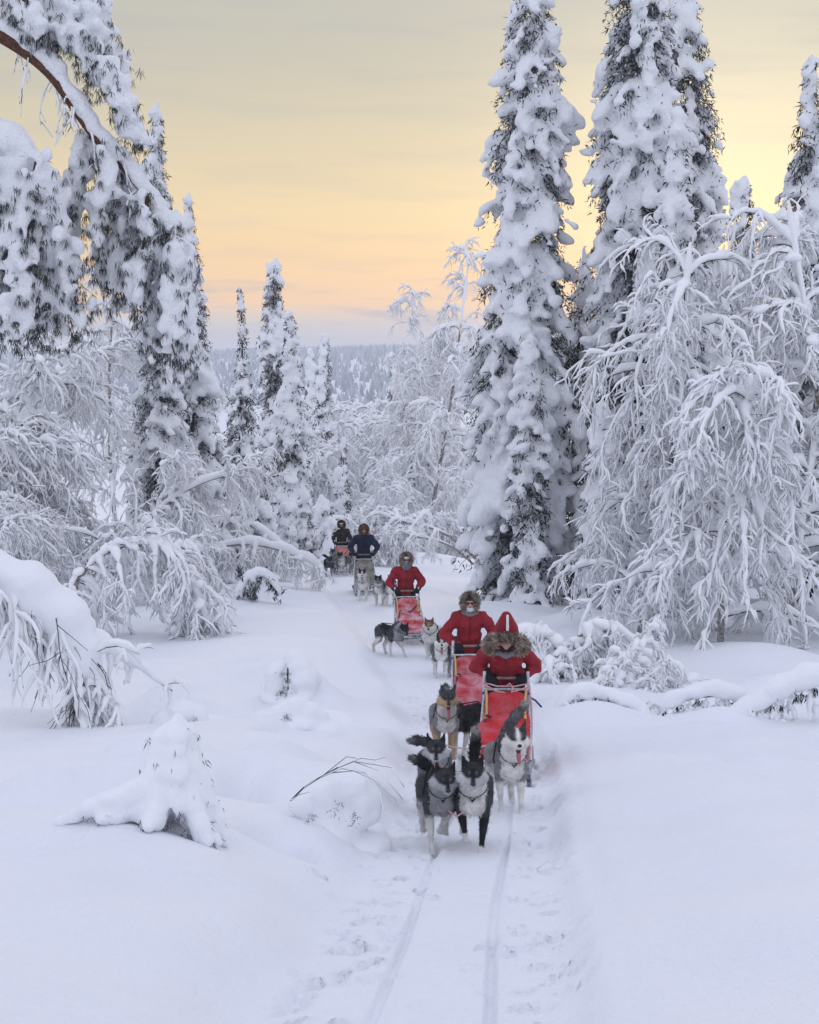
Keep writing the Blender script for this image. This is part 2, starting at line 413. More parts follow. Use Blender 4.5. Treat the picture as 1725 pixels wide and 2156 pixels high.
def spruce_parts(name, H, profile, seed, vox=.05, cover=.62, size=1.0, lean=(0, 0), bot=.25, dead=0.0, needles=1.0, nw=1.0):
    """a columnar spruce loaded with snow: returns meshes (trunk, crown, snow) in local coordinates"""
    rng = np.random.RandomState(seed)
    pz = [p[0]*H for p in profile]; pr = [p[1] for p in profile]
    R = lambda z: np.interp(z, pz, pr)
    ax = lambda z: np.stack([lean[0]*(z/H)**1.3+.05*np.sin(z*.9+seed), lean[1]*(z/H)**1.3+.05*np.cos(z*.7+seed), z], -1)
    trunk = MB()
    tz = np.linspace(-.3, H*.985, 22)
    rt = .012+.0095*H*(1-tz/H)
    v, q = tubes(ax(np.maximum(tz, 0))[None]+np.array([0, 0, 1])*np.minimum(tz, 0)[None, :, None], rt[None], 9); trunk.add(v, q)
    C, A, S = [], [], []
    NP, ND, NL, NW = [], [], [], []
    bp, br = [], []
    z = bot
    while z < H-.15:
        r = R(z); nb = max(4, int(2*np.pi*r/.40+1.5))
        off = rng.rand()*6.28
        for k in range(nb):
            a = off+k*2*np.pi/nb+rng.normal(0, .22)
            zz = z+rng.uniform(-.16, .16)
            l = R(zz)*rng.uniform(.66, 1.12)*(1.28 if rng.rand() < .07 else 1)
            d = np.array([math.cos(a), math.sin(a), 0])
            droop = l*rng.uniform(.55, 1.05)
            ts = np.linspace(0, 1, 6)
            o = ax(zz)
            path = o+d[None]*(l*ts)[:, None]+np.array([0, 0, 1])[None]*(.22*l*np.sin(ts*np.pi*.6)-droop*ts**1.7)[:, None]
            path[:, 2] = np.maximum(path[:, 2], .03)
            bp.append(path); br.append((.010+.014*l)*(1-.8*ts))
            nzv = vnoise(np.array([[math.cos(a)*1.6, math.sin(a)*1.6, zz*1.4]]), seed+7, 2)[0]
            snowy = rng.rand() < cover+.45*nzv
            is_dead = zz < dead*H and rng.rand() < .8
            tan = path[-1]-path[-3]; tan /= np.linalg.norm(tan)
            if snowy and not is_dead:
                nc = 2+int(l > .55)+int(l > .9)+(rng.rand() < .5)
                big = 1.0+.55*max(0, nzv)+(.5 if rng.rand() < .09 else 0)
                for t in np.linspace(.42 if l > .4 else .25, 1.0, nc):
                    p = np.array([np.interp(t, ts, path[:, i]) for i in range(3)])
                    s = size*rng.uniform(.068, .135)*big*(.75+.35*min(l, 1.3))*(1.12-.35*t*(rng.rand() < .5))
                    C.append(p+np.array([0, 0, s*.45])+rng.normal(0, .03, 3)); A.append(tan+rng.normal(0, .25, 3)); S.append((s*rng.uniform(1.05, 1.7), s*rng.uniform(.85, 1.25), s*rng.uniform(.65, .9)))
                    for e in range(2):
                        s2 = s*rng.uniform(.28, .5)
                        C.append(p+rng.normal(0, s*.6, 3)+np.array([0, 0, s*.2])); A.append(rng.normal(size=3)); S.append((s2*1.2, s2, s2*.85))
            nn = int((48 if l > .35 else 20)*needles)
            t = rng.uniform(.25, 1.0, nn)
            p = np.stack([np.interp(t, ts, path[:, i]) for i in range(3)], 1)
            side = np.cross(d, [0, 0, 1]); w = rng.normal(0, .11*min(1, l+.3), nn)
            p = p+side[None]*w[:, None]+np.array([0, 0, -1])*np.abs(rng.normal(0, .13, nn))[:, None]+d[None]*rng.uniform(-.02, .09, nn)[:, None]
            dd = d[None]*rng.uniform(-.1, .7, nn)[:, None]+np.array([0, 0, -1])*rng.uniform(.3, 1.2, nn)[:, None]+rng.normal(0, .45, (nn, 3))
            NP.append(p); ND.append(dd); NL.append(rng.uniform(.07, .19, nn)*size); NW.append(rng.uniform(.011, .024, nn)*size*nw)
        z += rng.uniform(.27, .40)*(1 if r > .35 else .75)
    # the top: a stack of pillows
    for k in range(int(4+H*.3)):
        zz = H-.06-k*.13; s = .07+.016*k
        C.append(ax(zz)+rng.normal(0, .025, 3)); A.append(rng.normal(size=3)); S.append((s*1.1, s, s*rng.uniform(.8, 1.3)))
    bp = np.array(bp)[:, [0, 2, 4, 5]]; br = np.array(br)[:, [0, 2, 4, 5]]
    v, q = tubes(bp, br, 3); trunk.add(v, q)
    cr = MB()
    NP = np.concatenate(NP); v, q, t = blades(NP, np.concatenate(ND), np.concatenate(NL), np.concatenate(NW), rng)
    cr.add(v, q, t, needle_cols(len(NP), rng))
    v, t = blob_mesh(np.array(C), np.array(A), np.array(S), seed)
    sn = remesh(name+'_snow', v, t, vox, 1, .5)
    return trunk.mesh(name+'_trunk'), cr.mesh(name+'_needles', False, True), sn
def place_spruce(parts, loc, label, rz=0.0, sc=1.0, group='snow-laden spruces', cat='spruce tree', name='spruce_tree'):
    t = thing(name, loc, label, cat, group, rz, sc)
    for nm, me, m in zip(('trunk', 'crown', 'snow_load'), parts, (M_BARK, M_NEEDLE, M_SNOW)):
        if not me.materials: me.materials.append(m)
        link(nm, me, None, t)
    return t

def grow(P0, D0, Ln, n, grav, wob, rng):
    P0 = np.asarray(P0, float); B = len(P0); d = D0/(np.linalg.norm(D0, axis=1, keepdims=True)+1e-9)
    grav = np.broadcast_to(np.asarray(grav, float), (B,)); Ln = np.broadcast_to(np.asarray(Ln, float), (B,))
    pts = [P0]; p = P0
    for i in range(n-1):
        d = d+np.array([0, 0, -1])*(grav/(n-1))[:, None]+rng.normal(0, wob, (B, 3)); d /= np.linalg.norm(d, axis=1, keepdims=True)+1e-9
        p = p+d*(Ln/(n-1))[:, None]; pts.append(p)
    return np.stack(pts, 1)
def kids(P, per, t0, t1, ang, rng, t_mode=None):
    """child start points and directions along parent paths"""
    B, n, _ = P.shape
    par = np.repeat(np.arange(B), per); m = len(par)
    t = rng.uniform(t0, t1, m)*(n-1); i = np.minimum(t.astype(int), n-2); f = (t-i)[:, None]
    p = P[par, i]*(1-f)+P[par, i+1]*f
    tan = P[par, i+1]-P[par, i]; tan /= np.linalg.norm(tan, axis=1, keepdims=True)+1e-9
    r = rng.normal(size=(m, 3)); perp = r-(r*tan).sum(1, keepdims=True)*tan; perp /= np.linalg.norm(perp, axis=1, keepdims=True)+1e-9
    a = rng.normal(ang, .18, m)[:, None]
    return par, p, tan*np.cos(a)+perp*np.sin(a), t/(n-1)
def coat(P, rs, rng, sides=6, lump=.35, fall=.0):
    """snow lying along branch paths: radius by how level the branch runs, lumpy, lifted on to its top"""
    B, n, _ = P.shape
    T = np.gradient(P, axis=1); T /= np.linalg.norm(T, axis=2, keepdims=True)+1e-9
    lev = np.sqrt(np.clip(1-T[..., 2]**2, 0, 1))
    r = np.asarray(rs, float)
    if r.ndim == 1: r = r[:, None]
    r = r*(.62+.45*lev)*(1+lump*rng.normal(0, .6, (B, n)).clip(-1, 1.3))
    if fall: r = np.where(rng.rand(B, n) < fall, r*.25, r)
    taper = np.ones(n); taper[-1] = .25; taper[0] = .5
    r = r*taper
    return tubes(P, r, sides, zoff=r*.98*lev)

def birch_parts(name, seed, H=7.5, lean=(.5, 0), bend=1.0, n1=26, n2=9, n3=6, l1=2.6, l2=1.0, l3=.42, rs=.034, r0=.075, droop=2.4, t1=.22, tr=.05, az=None, azs=9., up=.9, clip=True, trunk_pts=None, frost=False, n0=1):
    """a birch with arching, drooping, snow-coated branches -> meshes (trunk, branches, snow)"""
    rng = np.random.RandomState(seed)
    if trunk_pts is None:
        P0 = np.zeros((n0, 3)); D0 = np.stack([np.full(n0, lean[0])+rng.normal(0, .7, n0)*(n0 > 1), np.full(n0, lean[1])+rng.normal(0, .7, n0)*(n0 > 1), np.ones(n0)], 1)
        T = grow(P0, D0, H*1.1, 16, bend, .035, rng)
    else:
        tp = np.asarray(trunk_pts, float); s = np.linspace(0, len(tp)-1, 16)
        T = np.stack([np.interp(s, range(len(tp)), tp[:, k]) for k in range(3)], 1)
        for it in range(3): T[1:-1] = (T[:-2]+2*T[1:-1]+T[2:])/4
        T = T[None]
    tm, bm, sn = MB(), MB(), MB()
    tt = np.linspace(0, 1, 16)
    v, q = tubes(T, np.broadcast_to(tr*(1-.85*tt)+.012, T.shape[:2]), 8); tm.add(v, q)
    v, q = coat(T[:, 3:], np.linspace(.6, 1.15, 13)[None]*np.full((len(T), 1), r0), rng, 8, .3); sn.add(v, q)
    par, p, d, tpos = kids(T, n1, t1, .99, 1.0, rng)
    d[:, 2] = np.abs(d[:, 2])*.6+up
    if az is not None:
        a = rng.normal(az, azs, len(d)); h = np.hypot(d[:, 0], d[:, 1])+.3
        d[:, 0] = np.cos(a)*h; d[:, 1] = np.sin(a)*h
    B1 = grow(p, d, l1*(1.15-.65*tpos)*rng.uniform(.6, 1.15, len(p)), 11, droop*rng.uniform(.6, 1.25, len(p)), .13, rng)
    _, p, d, t2 = kids(B1, n2, .22, 1.0, .75, rng); 
    B2 = grow(p, d, l2*rng.uniform(.4, 1.1, len(p)), 7, 1.7, .24, rng)
    _, p, d, _ = kids(B2, n3+1, .1, 1.0, .75, rng)
    B3 = grow(p, d, l3*rng.uniform(.4, 1.1, len(p)), 4, .9, .3, rng)
    for B, ns, rb, sd in ((B1, 4, .015, 1.45), (B2, 3, .0065, .95), (B3, 3, .0045, .70)):
        if clip: B[..., 2] = np.maximum(B[..., 2], .02)
        n = B.shape[1]
        ki = {11: [0, 2, 4, 6, 8, 10], 7: [0, 2, 4, 6], 4: [0, 2, 3]}[n]; Bk = B[:, ki] if sd > .8 else B[::2][:, ki]
        v, q = tubes(Bk, np.broadcast_to(np.linspace(1, .4, len(ki))*rb, Bk.shape[:2]), ns); bm.add(v, q)
        r = rs*sd*rng.uniform(.7, 1.25, len(B))
        rr = r[:, None]*np.linspace(1.45 if sd > 1 else 1.15, .75, n)[None]
        v, q = coat(B, rr, rng, 6 if sd > 1 else (4 if sd > .8 else 3), .55, .09); sn.add(v, q)
    # pillows caught in the forks
    k = rng.choice(len(B1)*9, int(len(B1)*2.6)); c = B1[:, 1:10].reshape(-1, 3)[k]; a = np.diff(B1, axis=1)[:, 1:10].reshape(-1, 3)[k]; ok = np.abs(a[:, 2]) < .5*np.linalg.norm(a, axis=1); c = c[ok]; a = a[ok]; k = k[ok]
    s_ = rng.uniform(.05, .13, len(k))*(rs/.036); 
    v, t = blob_mesh(c+np.array([0, 0, 1])*s_[:, None]*.5, a, np.stack([s_*1.5, s_, s_*.7], 1), seed); sn.add(v, None, t)
    return tm.mesh(name+'_trunk'), bm.mesh(name+'_branches'), sn.mesh(name+'_snow')
def place_birch(parts, loc, label, rz=0.0, sc=1.0, group='frosted birches', cat='birch tree', name='birch_tree'):
    t = thing(name, loc, label, cat, group, rz, sc)
    for nm, me, m in zip(('trunk', 'branches', 'snow_load'), parts, (M_BIRCH, M_TWIG, M_SNOWF)):
        if not me.materials: me.materials.append(m)
        link(nm, me, None, t)
    return t
# ------------------------------------------------------------------ the forest
def spruce_at(xb, xt, ytop, Y, prof_px, seed, label, **kw):
    """unique spruce: base and top pixel columns, top pixel row, distance; half widths in px at fractions of its height"""
    base = W(xb, 1200, Y); base[2] = gz(base[0], base[1])-.08
    top = W(xt, ytop, Y); H = top[2]-base[2]; s = spx(Y)
    pr = [(f, w/s) for f, w in prof_px]
    if Y > 60: kw['needles'] = .55; kw['nw'] = 1.6
    parts = spruce_parts('spruce%d' % seed, H, pr, seed, lean=(top[0]-base[0], 0), **kw)
    SPR[seed] = (parts, H)
    return place_spruce(parts, base, label), H
SPR = {}
def spruce_copy(src, xb, ytop, Y, label, rz):
    parts, H0 = SPR[src]; base = W(xb, 1200, Y); base[2] = gz(base[0], base[1])-.08; H = W(xb, ytop, Y)[2]-base[2]
    return place_spruce(parts, base, label, rz, H/H0)
# --- tall spruces right of the trail
spruce_at(1090, 1128, -70, 44.5, [(0, 62), (.06, 95), (.2, 110), (.36, 112), (.48, 100), (.62, 78), (.78, 74), (.93, 50), (1, 14)], 11,
          'tall snow-laden spruce standing right of the trail, with a slim spruce at its foot', vox=0.074, size=1.1)
spruce_at(1112, 1118, 690, 42.6, [(0, 46), (.2, 42), (.5, 40), (.8, 30), (1, 8)], 12,
          'slim snowy spruce at the foot of the tallest spruces beside the trail', vox=0.059, size=1.05, cover=.85)
spruce_at(1205, 1226, 515, 47, [(0, 80), (.25, 62), (.5, 40), (.8, 34), (1, 14)], 13,
          'dark-trunked spruce with bare lower branches between two tall spruces', vox=0.080, cover=.5, dead=.45)
spruce_at(1345, 1338, -260, 44, [(0, 120), (.3, 112), (.5, 104), (.65, 92), (.8, 72), (1, 16)], 14,
          'thick tall snow-laden spruce whose foot is hidden by an arching birch', vox=0.081, size=1.1)
spruce_at(1462, 1440, -90, 48, [(0, 90), (.3, 84), (.55, 78), (.72, 70), (.9, 46), (1, 12)], 15,
          'tall dark spruce standing close behind the thickest spruce', vox=0.084, size=1.05, cover=.7)
spruce_at(1428, 1426, 225, 41.5, [(0, 70), (.4, 66), (.6, 58), (.8, 34), (1, 8)], 16,
          'middle-sized snowy spruce rising out of the birches in front of two tall ones', vox=0.072, size=1.2, cover=.85)
spruce_at(1262, 1262, 850, 40, [(0, 40), (.3, 40), (.7, 32), (1, 14)], 17,
          'small column of a spruce thickly plastered with snow beside the arching birch', vox=0.059, size=1.2, cover=1.0)
PE, HE = None, None
t, HE = spruce_at(1712, 1712, 118, 40.5, [(0, 105), (.4, 98), (.6, 84), (.8, 56), (1, 14)], 18,
          'snow-laden spruce at the far end of the birch thicket right of the trail', vox=0.080, size=1.1)
# --- spruces left and in the middle, each its own thing
spruce_at(345, 326, 212, 52, [(0, 70), (.3, 62), (.6, 40), (.85, 24), (1, 6)], 21,
          'tall narrow spruce standing behind the bent pine', vox=0.080, size=.95, cover=.7)
spruce_at(325, 335, 590, 55, [(0, 64), (.3, 60), (.6, 46), (.85, 28), (1, 8)], 22,
          'dense snow-spotted spruce under the drooping tip of the bent pine', vox=0.080, size=1.0, cover=.7)
spruce_copy(21, 405, 405, 60, 'pointed spruce whose tip shows just above the bent pine', 2)
spruce_copy(22, 418, 512, 57, 'spruce leaning against the drooping crown of the bent pine', 3.1)
spruce_at(512, 506, 602, 72, [(0, 44), (.3, 42), (.55, 33), (.66, 22), (.72, 11), (1, 3)], 25,
          'dark spruce with a long bare spire left of the valley view', vox=0.086, size=1.0, cover=.5)
spruce_at(580, 577, 550, 88, [(0, 36), (.4, 34), (.7, 30), (.9, 22), (1, 10)], 26,
          'blunt-topped snowy spruce standing out against the orange sky', vox=0.101, size=1.1)
spruce_at(608, 613, 650, 68, [(0, 56), (.3, 50), (.55, 40), (.75, 20), (.85, 16), (1, 5)], 27,
          'white snow-plastered spruce in front of the blunt-topped one', vox=0.086, size=1.1, cover=.9)
spruce_at(684, 683, 700, 105, [(0, 28), (.5, 22), (.85, 12), (1, 5)], 28,
          'distant slim spruce at the edge of the valley view', vox=0.114, size=1.2, cover=.6)
spruce_copy(28, 655, 733, 120, 'distant thin spruce beside a slightly taller one at the valley edge', 1)
spruce_copy(28, 831, 760, 118, 'distant thin dark spruce in the middle of the valley view', 2.5)
spruce_at(722, 726, 925, 84, [(0, 24), (.5, 15), (1, 3)], 31,
          'narrow dark spruce among white birches behind the last two sleds', vox=0.101, size=1.0, cover=.35)
t, HS = spruce_at(714, 716, 988, 74, [(0, 20), (.5, 14), (1, 5)], 32,
          'little white snow-plastered spruce behind the last sleds', vox=0.072, size=1.0, cover=1.0)
_small = spruce_parts('young_spruce', 2.6, [(0, .55), (.4, .45), (.75, .26), (1, .08)], 41, vox=0.057, size=1.05, cover=.95, needles=1.1)
_small2 = spruce_parts('young_spruce_b', 2.2, [(0, .42), (.4, .36), (.75, .22), (1, .1)], 42, vox=0.057, size=1.15, cover=1.0, needles=1.1)
for i, (x, ytop, Y, pr) in enumerate([(428, 1035, 54, 0), (492, 1010, 56, 0), (530, 985, 58, 1), (560, 1055, 57, 1), (470, 1060, 51, 1), (402, 1080, 52, 1), (640, 1040, 62, 0), (600, 1050, 61, 1), (360, 1075, 50, 0), (680, 1040, 66, 1), (520, 1060, 52, 0)]):
    b = W(x, 1200, Y); b[2] = gz(b[0], b[1])-.06; H = W(x, ytop, Y)[2]-b[2]
    place_spruce((_small, _small2)[pr], b, 'young snow-covered spruce in the thicket left of the last sleds', rz=i*1.7, sc=H/(2.6, 2.2)[pr], group='young spruces in the left thicket')
spruce_copy(26, 1552, 378, 62, 'slim spruce tip seen between two groups of tall spruces', 1.2)
spruce_copy(16, 1546, 560, 50, 'dark half-hidden spruce behind the arching birch thicket', 4)

# --- birches
def bir(parts, x, Y, label, rz=0., sc=1., dz=-.05, **kw):
    b = W(x, 1200, Y); b[2] = gz(b[0], b[1])+dz
    return place_birch(parts, b, label, rz, sc, **kw)
bA = birch_parts('birch_a', 51, H=7.6, lean=(.02, -.1), bend=.5, n1=42, n2=9, n3=6, l1=3.3, l2=1.15, l3=.5, rs=.039, r0=.09, droop=2.9, t1=.2, tr=.085, up=.9)
bir(bA, 1375, 37, 'broad birch with snow-coated arching branches in front of the tall spruces', rz=.3, sc=.97)
bB = birch_parts('birch_b', 52, H=4.6, lean=(-.05, -.2), bend=.9, n1=34, n2=10, n3=6, l1=2.9, l2=1.0, l3=.45, rs=.042, r0=.11, droop=2.5, t1=.12, tr=.06, up=.55)
bir(bB, 1520, 33.6, 'tent-shaped birch weighed down to the ground with thick snow', rz=0)
bC = birch_parts('birch_c', 53, H=7.8, lean=(.18, 0), bend=.6, n1=28, n2=8, n3=5, l1=2.6, l2=1.1, l3=.45, rs=.037, r0=.08, droop=2.4, t1=.2, tr=.075)
bir(bC, 1650, 38, 'leaning birch with a pale bare trunk at the thicket edge', rz=.6)
bir(bC, 1790, 36.5, 'birch standing beyond the leaning one at the thicket edge', rz=2.9, sc=1.05)
bir(bB, 1655, 35.5, 'snow-bent birch beneath the leaning birch', rz=2.2, sc=.85)
bir(bB, 1345, 36.0, 'low birch drooping at the foot of the broad birch', rz=1.1, sc=.8)
bD = birch_parts('birch_d', 54, H=8.5, lean=(.05, .05), bend=.35, n1=30, n2=8, n3=6, l1=2.2, l2=.9, l3=.4, rs=.037, r0=.06, droop=2.2, t1=.2, tr=.06, up=1.2)
bir(bD, 905, 86, 'tall frosted birch with a drooping top against the horizon', rz=1.0, sc=1.52)
bir(bD, 925, 89, 'frosted birch crowding behind the tall drooping one', rz=3.7, sc=1.35)
bir(bD, 880, 88, 'shorter frosted birch crowding beside the tall drooping one', rz=5.1, sc=1.05)
bir(bD, 1590, 60, 'frosted birch between spruces under the bright part of the sky', rz=2.0, sc=1.12)
bir(bD, 250, 62, 'fuzzy frosted birch seen under the bent pine', rz=3.0, sc=1.18)
bir(bD, 465, 84, 'pale frosted birch behind the spruce with the bare spire', rz=4.0, sc=1.12)
bE = birch_parts('birch_e', 55, H=7.5, lean=(.9, 0), bend=2.1, n1=34, n2=9, n3=6, l1=2.2, l2=1.1, l3=.45, rs=.037, r0=.1, droop=2.6, t1=.25, tr=.06, up=.5)
bir(bE, 690, 76, 'birch bent into a full arch behind the last sleds', rz=.0, sc=1.0)
bir(bE, 1010, 70, 'white birch arching towards the last sleds from the right', rz=2.9, sc=.95)
bir(bE, 985, 78, 'white birch arching behind another on the right of the trail', rz=3.4, sc=1.05)
bir(bE, 1000, 62, 'low white birch arching beside the snow field right of the trail', rz=3.1, sc=.62)
bir(bE, 760, 90, 'white birch arching in the valley beyond the trail end', rz=.5, sc=.8)
bir(bE, 900, 95, 'white birch arching in front of the tall frosted one', rz=2.6, sc=.8)
bF = birch_parts('birch_f', 56, H=6.2, lean=(.3, -.2), bend=1.3, n1=40, n2=10, n3=6, l1=2.5, l2=1.1, l3=.45, rs=.039, r0=.1, droop=2.7, t1=.12, tr=.07, up=.6)
bir(bF, 20, 40, 'heavily loaded birch left of the trail below the pine boughs', rz=-1.3, sc=1.0)
bir(bF, 60, 44, 'loaded birch with arching limbs reaching over its neighbours', rz=-2.2, sc=1.05)
bir(bF, 165, 47, 'loaded birch beside the snow-spotted spruce', rz=5.2, sc=.5)
bir(bF, 45, 47, 'tall loaded birch forming a white curtain under the pine', rz=-1.7, sc=1.35)
bir(bF, 135, 49, 'loaded birch at the spruce edge of the white curtain', rz=-1.2, sc=1.05)
bir(bF, -60, 45, 'tall loaded birch behind the heaviest one', rz=2, sc=1.3)
bir(bF, 205, 45.5, 'loaded birch filling the gap beside the dense spruce', rz=1.0, sc=.78)
bir(bF, 110, 39, 'low loaded birch bowing towards the snow arch', rz=-1.0, sc=.6)
bG = birch_parts('birch_g', 57, H=4.6, lean=(.1, 0), bend=.8, n1=30, n2=8, n3=5, l1=1.9, l2=.8, l3=.4, rs=.039, r0=.08, droop=2.4, t1=.05, tr=.04, up=.6)
for i, (x, Y, s) in enumerate([(640, 88, 1.0), (690, 92, 1.2), (745, 86, 1.1), (790, 74, .75), (845, 92, 1.2), (880, 84, 1.0), (930, 80, .9), (950, 92, 1.3), (560, 98, 1.2), (455, 86, .95), (800, 100, 1.4), (820, 78, .6), (770, 112, 1.5), (870, 105, 1.5), (710, 100, 1.4), (620, 92, 1.3), (760, 120, 2.0), (800, 125, 2.0), (720, 118, 1.9), (850, 118, 2.0), (890, 110, 1.7), (670, 112, 1.8), (790, 105, 1.6), (940, 104, 1.7)]):
    bir(bG, x, Y, 'tall rounded frosted birch far back in the white thicket' if s >= 1.4 else 'round frosted birch bush in the white thicket behind the last sleds' if s >= .9 else 'low frosted birch bush just behind the last sleds', rz=i*2.1, sc=s, group='tall frosted birches behind the last sleds' if s >= 1.4 else 'round frosted bushes behind the last sleds' if s >= .9 else 'low frosted bushes behind the last sleds', cat='bush', name='birch_bush')
# ------------------------------------------------------------------ bent pine, laden boughs, buried shrubs
class Laden:
    """a snow-laden bough or shrub: bark tubes, needle tufts, thin frosted twigs and one merged snow skin"""
    def __init__(s, root, seed): s.o = np.asarray(root, float); s.rng = np.random.RandomState(seed); s.bark = MB(); s.C=[]; s.A=[]; s.S=[]; s.ndl=[]; s.tw = MB(); s.tws = MB(); s.seed = seed
    shift = None
    def path(s, pts, n=24, jit=0.):
        if s.shift: pts = [(x+s.shift(y), y, Y) for x, y, Y in pts]
        P = np.array([W(*p) for p in pts])-s.o; k = np.linspace(0, len(P)-1, n)
        q = np.stack([np.interp(k, range(len(P)), P[:, i]) for i in range(3)], 1)
        for it in range(3): q[1:-1] = (q[:-2]+2*q[1:-1]+q[2:])/4
        return q+s.rng.normal(0, jit, q.shape)
    def limb(s, pts, rb, rs, n=24, skip=0., spread=0., lift=.6, sidek=0, jit=0., flat=.85, world=None):
        q = s.path(pts, n, jit) if world is None else world
        n = len(q)
        if rb: v, t = tubes(q[None], np.linspace(rb[0], rb[1], n)[None], 8); s.bark.add(v, t)
        T = np.gradient(q, axis=0); Ln = np.linalg.norm(np.diff(q, axis=0), axis=1).sum()
        R = np.interp(np.linspace(0, 1, 60), np.linspace(0, 1, len(rs)), rs)
        m = max(2, int(Ln/(R.mean()*.55)))
        for t in np.linspace(0, 1, m):
            if s.rng.rand() < skip: continue
            k = t*(n-1); i = min(int(k), n-2); p = q[i]*(1-(k-i))+q[i+1]*(k-i); r = np.interp(t, np.linspace(0, 1, len(rs)), rs)*s.rng.uniform(.8, 1.2)
            for e in range(1+(sidek if spread else 0)):
                off = s.rng.normal(0, spread, 3)*np.array([1, 1, .5]) if e or spread else np.zeros(3)
                rr = r*(1 if e == 0 else s.rng.uniform(.4, .9))
                s.C.append(p+off+np.array([0, 0, rr*lift])); s.A.append(T[i]+s.rng.normal(0, .15, 3)*np.linalg.norm(T[i])); s.S.append((rr*s.rng.uniform(1.1, 1.5), rr, rr*flat))
        return q
    def lump(s, px, py, Y, r, up=1.0, wide=1.0):
        p = W(px, py, Y)-s.o; s.C.append(p); s.A.append(np.array([1., s.rng.normal(0, .4), 0])); s.S.append((r*wide, r, r*up))
    def needles(s, q, count, length=.12, spread=.12, down=.8, width=.010, tuft=9):
        """tufts of needles hanging under a path"""
        n = len(q); k = s.rng.uniform(0, n-1.001, count); i = k.astype(int); f = (k-i)[:, None]
        p = q[i]*(1-f)+q[i+1]*f+s.rng.normal(0, spread, (count, 3))+np.array([0, 0, -1])*np.abs(s.rng.normal(0, spread*.9, count))[:, None]
        p = np.repeat(p, tuft, 0)+s.rng.normal(0, .02, (count*tuft, 3))
        d = s.rng.normal(0, .5, (count*tuft, 3))+np.array([0, 0, -down])
        s.ndl.append((p, d, s.rng.uniform(.6, 1.2, len(p))*length, s.rng.uniform(.7, 1.3, len(p))*width))
    def twigs(s, q, count, ln, rs, grav=1.6, kidsn=3, rb=.006, d0=None, t0=0., t1=1.):
        n = len(q); k = s.rng.uniform(t0, t1, count)*(n-1.001); i = k.astype(int); f = (k-i)[:, None]
        p = q[i]*(1-f)+q[i+1]*f
        d = s.rng.normal(0, .55, (count, 3)) if d0 is None else np.asarray(d0)+s.rng.normal(0, .35, (count, 3))
        A = grow(p, d, ln*s.rng.uniform(.5, 1.15, count), 7, grav, .16, s.rng)
        L_ = [A]
        if kidsn:
            _, p2, d2, _ = kids(A, kidsn, .2, .95, .7, s.rng); L_.append(grow(p2, d2, ln*.4*s.rng.uniform(.5, 1.2, len(p2)), 5, 1.0, .22, s.rng))
        for j, B in enumerate(L_):
            gl = np.array([gz(*(b[-1][:2]+s.o[:2])) for b in B]) if len(B) < 90 else np.full(len(B), s.o[2])
            B[..., 2] = np.maximum(B[..., 2], (gl-s.o[2])[:, None]-.03)
            v, qd = tubes(B, np.broadcast_to(np.linspace(1, .5, B.shape[1])*rb*(1 if j == 0 else .7), B.shape[:2]), 4); s.tw.add(v, qd)
            if rs: v, qd = coat(B, rs*(1 if j == 0 else .75)*s.rng.uniform(.7, 1.3, len(B)), s.rng, 5, .45, .12); s.tws.add(v, qd)
    def done(s, name, label, cat, vox, bark=None, group=None, it=2, barkname='bough'):
        t = thing(name, s.o, label, cat, group)
        if s.bark.n: link(barkname, s.bark.mesh(barkname), bark or M_BARK, t)
        if s.C:
            v, f = blob_mesh(np.array(s.C), np.array(s.A), np.array(s.S), s.seed); link('snow_load', remesh('snow_load', v, f, vox, it, .5), M_SNOW if name == 'pine_tree' else M_SNOWN, t)
        if s.ndl:
            p, d, l, w = [np.concatenate(x) for x in zip(*s.ndl)]; m = MB(); v, _, f = blades(p, d, l, w, s.rng); m.add(v, None, f, needle_cols(len(p), s.rng, .22)); tag(link('needles', m.mesh('needles', False, True), M_NEEDLE, t), kind='stuff')
        if s.tw.n: tag(link('twigs', s.tw.mesh('twigs'), M_TWIG, t), kind='stuff')
        if s.tws.n: tag(link('twig_snow', s.tws.mesh('twig_snow'), M_SNOWF, t), kind='stuff')
        return t

# the bent pine that reaches in over the left side
Yp = 27.0
_pb = W(-150, 1200, Yp); _pb[2] = gz(_pb[0], _pb[1])-.1
pine = Laden(_pb, 61); pine.shift = lambda y: -30*float(sstep(150, 300, y))-6
foot = np.array([[0, 0, 0], [.05, 0, 1.5], [0.0, 0, 3.5], [.1, .0, 6.0], [.22, 0, 8.2]])
tk = np.concatenate([foot, np.array([W(p[0]+pine.shift(p[1]), p[1], Yp) for p in [(-70, 20), (0, 68), (60, 104), (120, 155), (180, 225), (240, 292), (300, 350), (345, 412), (385, 480), (415, 560), (430, 640), (436, 720)]])-_pb])
k = np.linspace(0, len(tk)-1, 70); tk = np.stack([np.interp(k, range(len(tk)), tk[:, i]) for i in range(3)], 1)
for it in range(4): tk[1:-1] = (tk[:-2]+2*tk[1:-1]+tk[2:])/4
v, q = tubes(tk[None], np.interp(np.linspace(0, 1, 70), [0, .3, .5, .75, 1], [.17, .13, .10, .06, .02])[None], 10); pine.bark.add(v, q)
pine.limb(None, None, [.11, .15, .14, .13, .12, .13, .12], world=tk[24:], lift=.85, flat=.8)
def foliage(pts, big, n_ndl, wid=.13, dy=0., rb=(.03, .008), sk=.10, side=2, nl=.12):
    q = pine.path([(x, y, Yp+dy) for x, y in pts], 18, .02)
    v, t = tubes(q[None], np.linspace(rb[0], rb[1], 18)[None], 5); pine.bark.add(v, t)
    pine.limb(None, None, big, world=q, skip=sk, spread=wid*.75, sidek=side, lift=.5)
    pine.needles(q, n_ndl, nl*1.1, wid*1.05, 1.6, .006, 16); return q
F1 = [.085, .105, .10, .08]
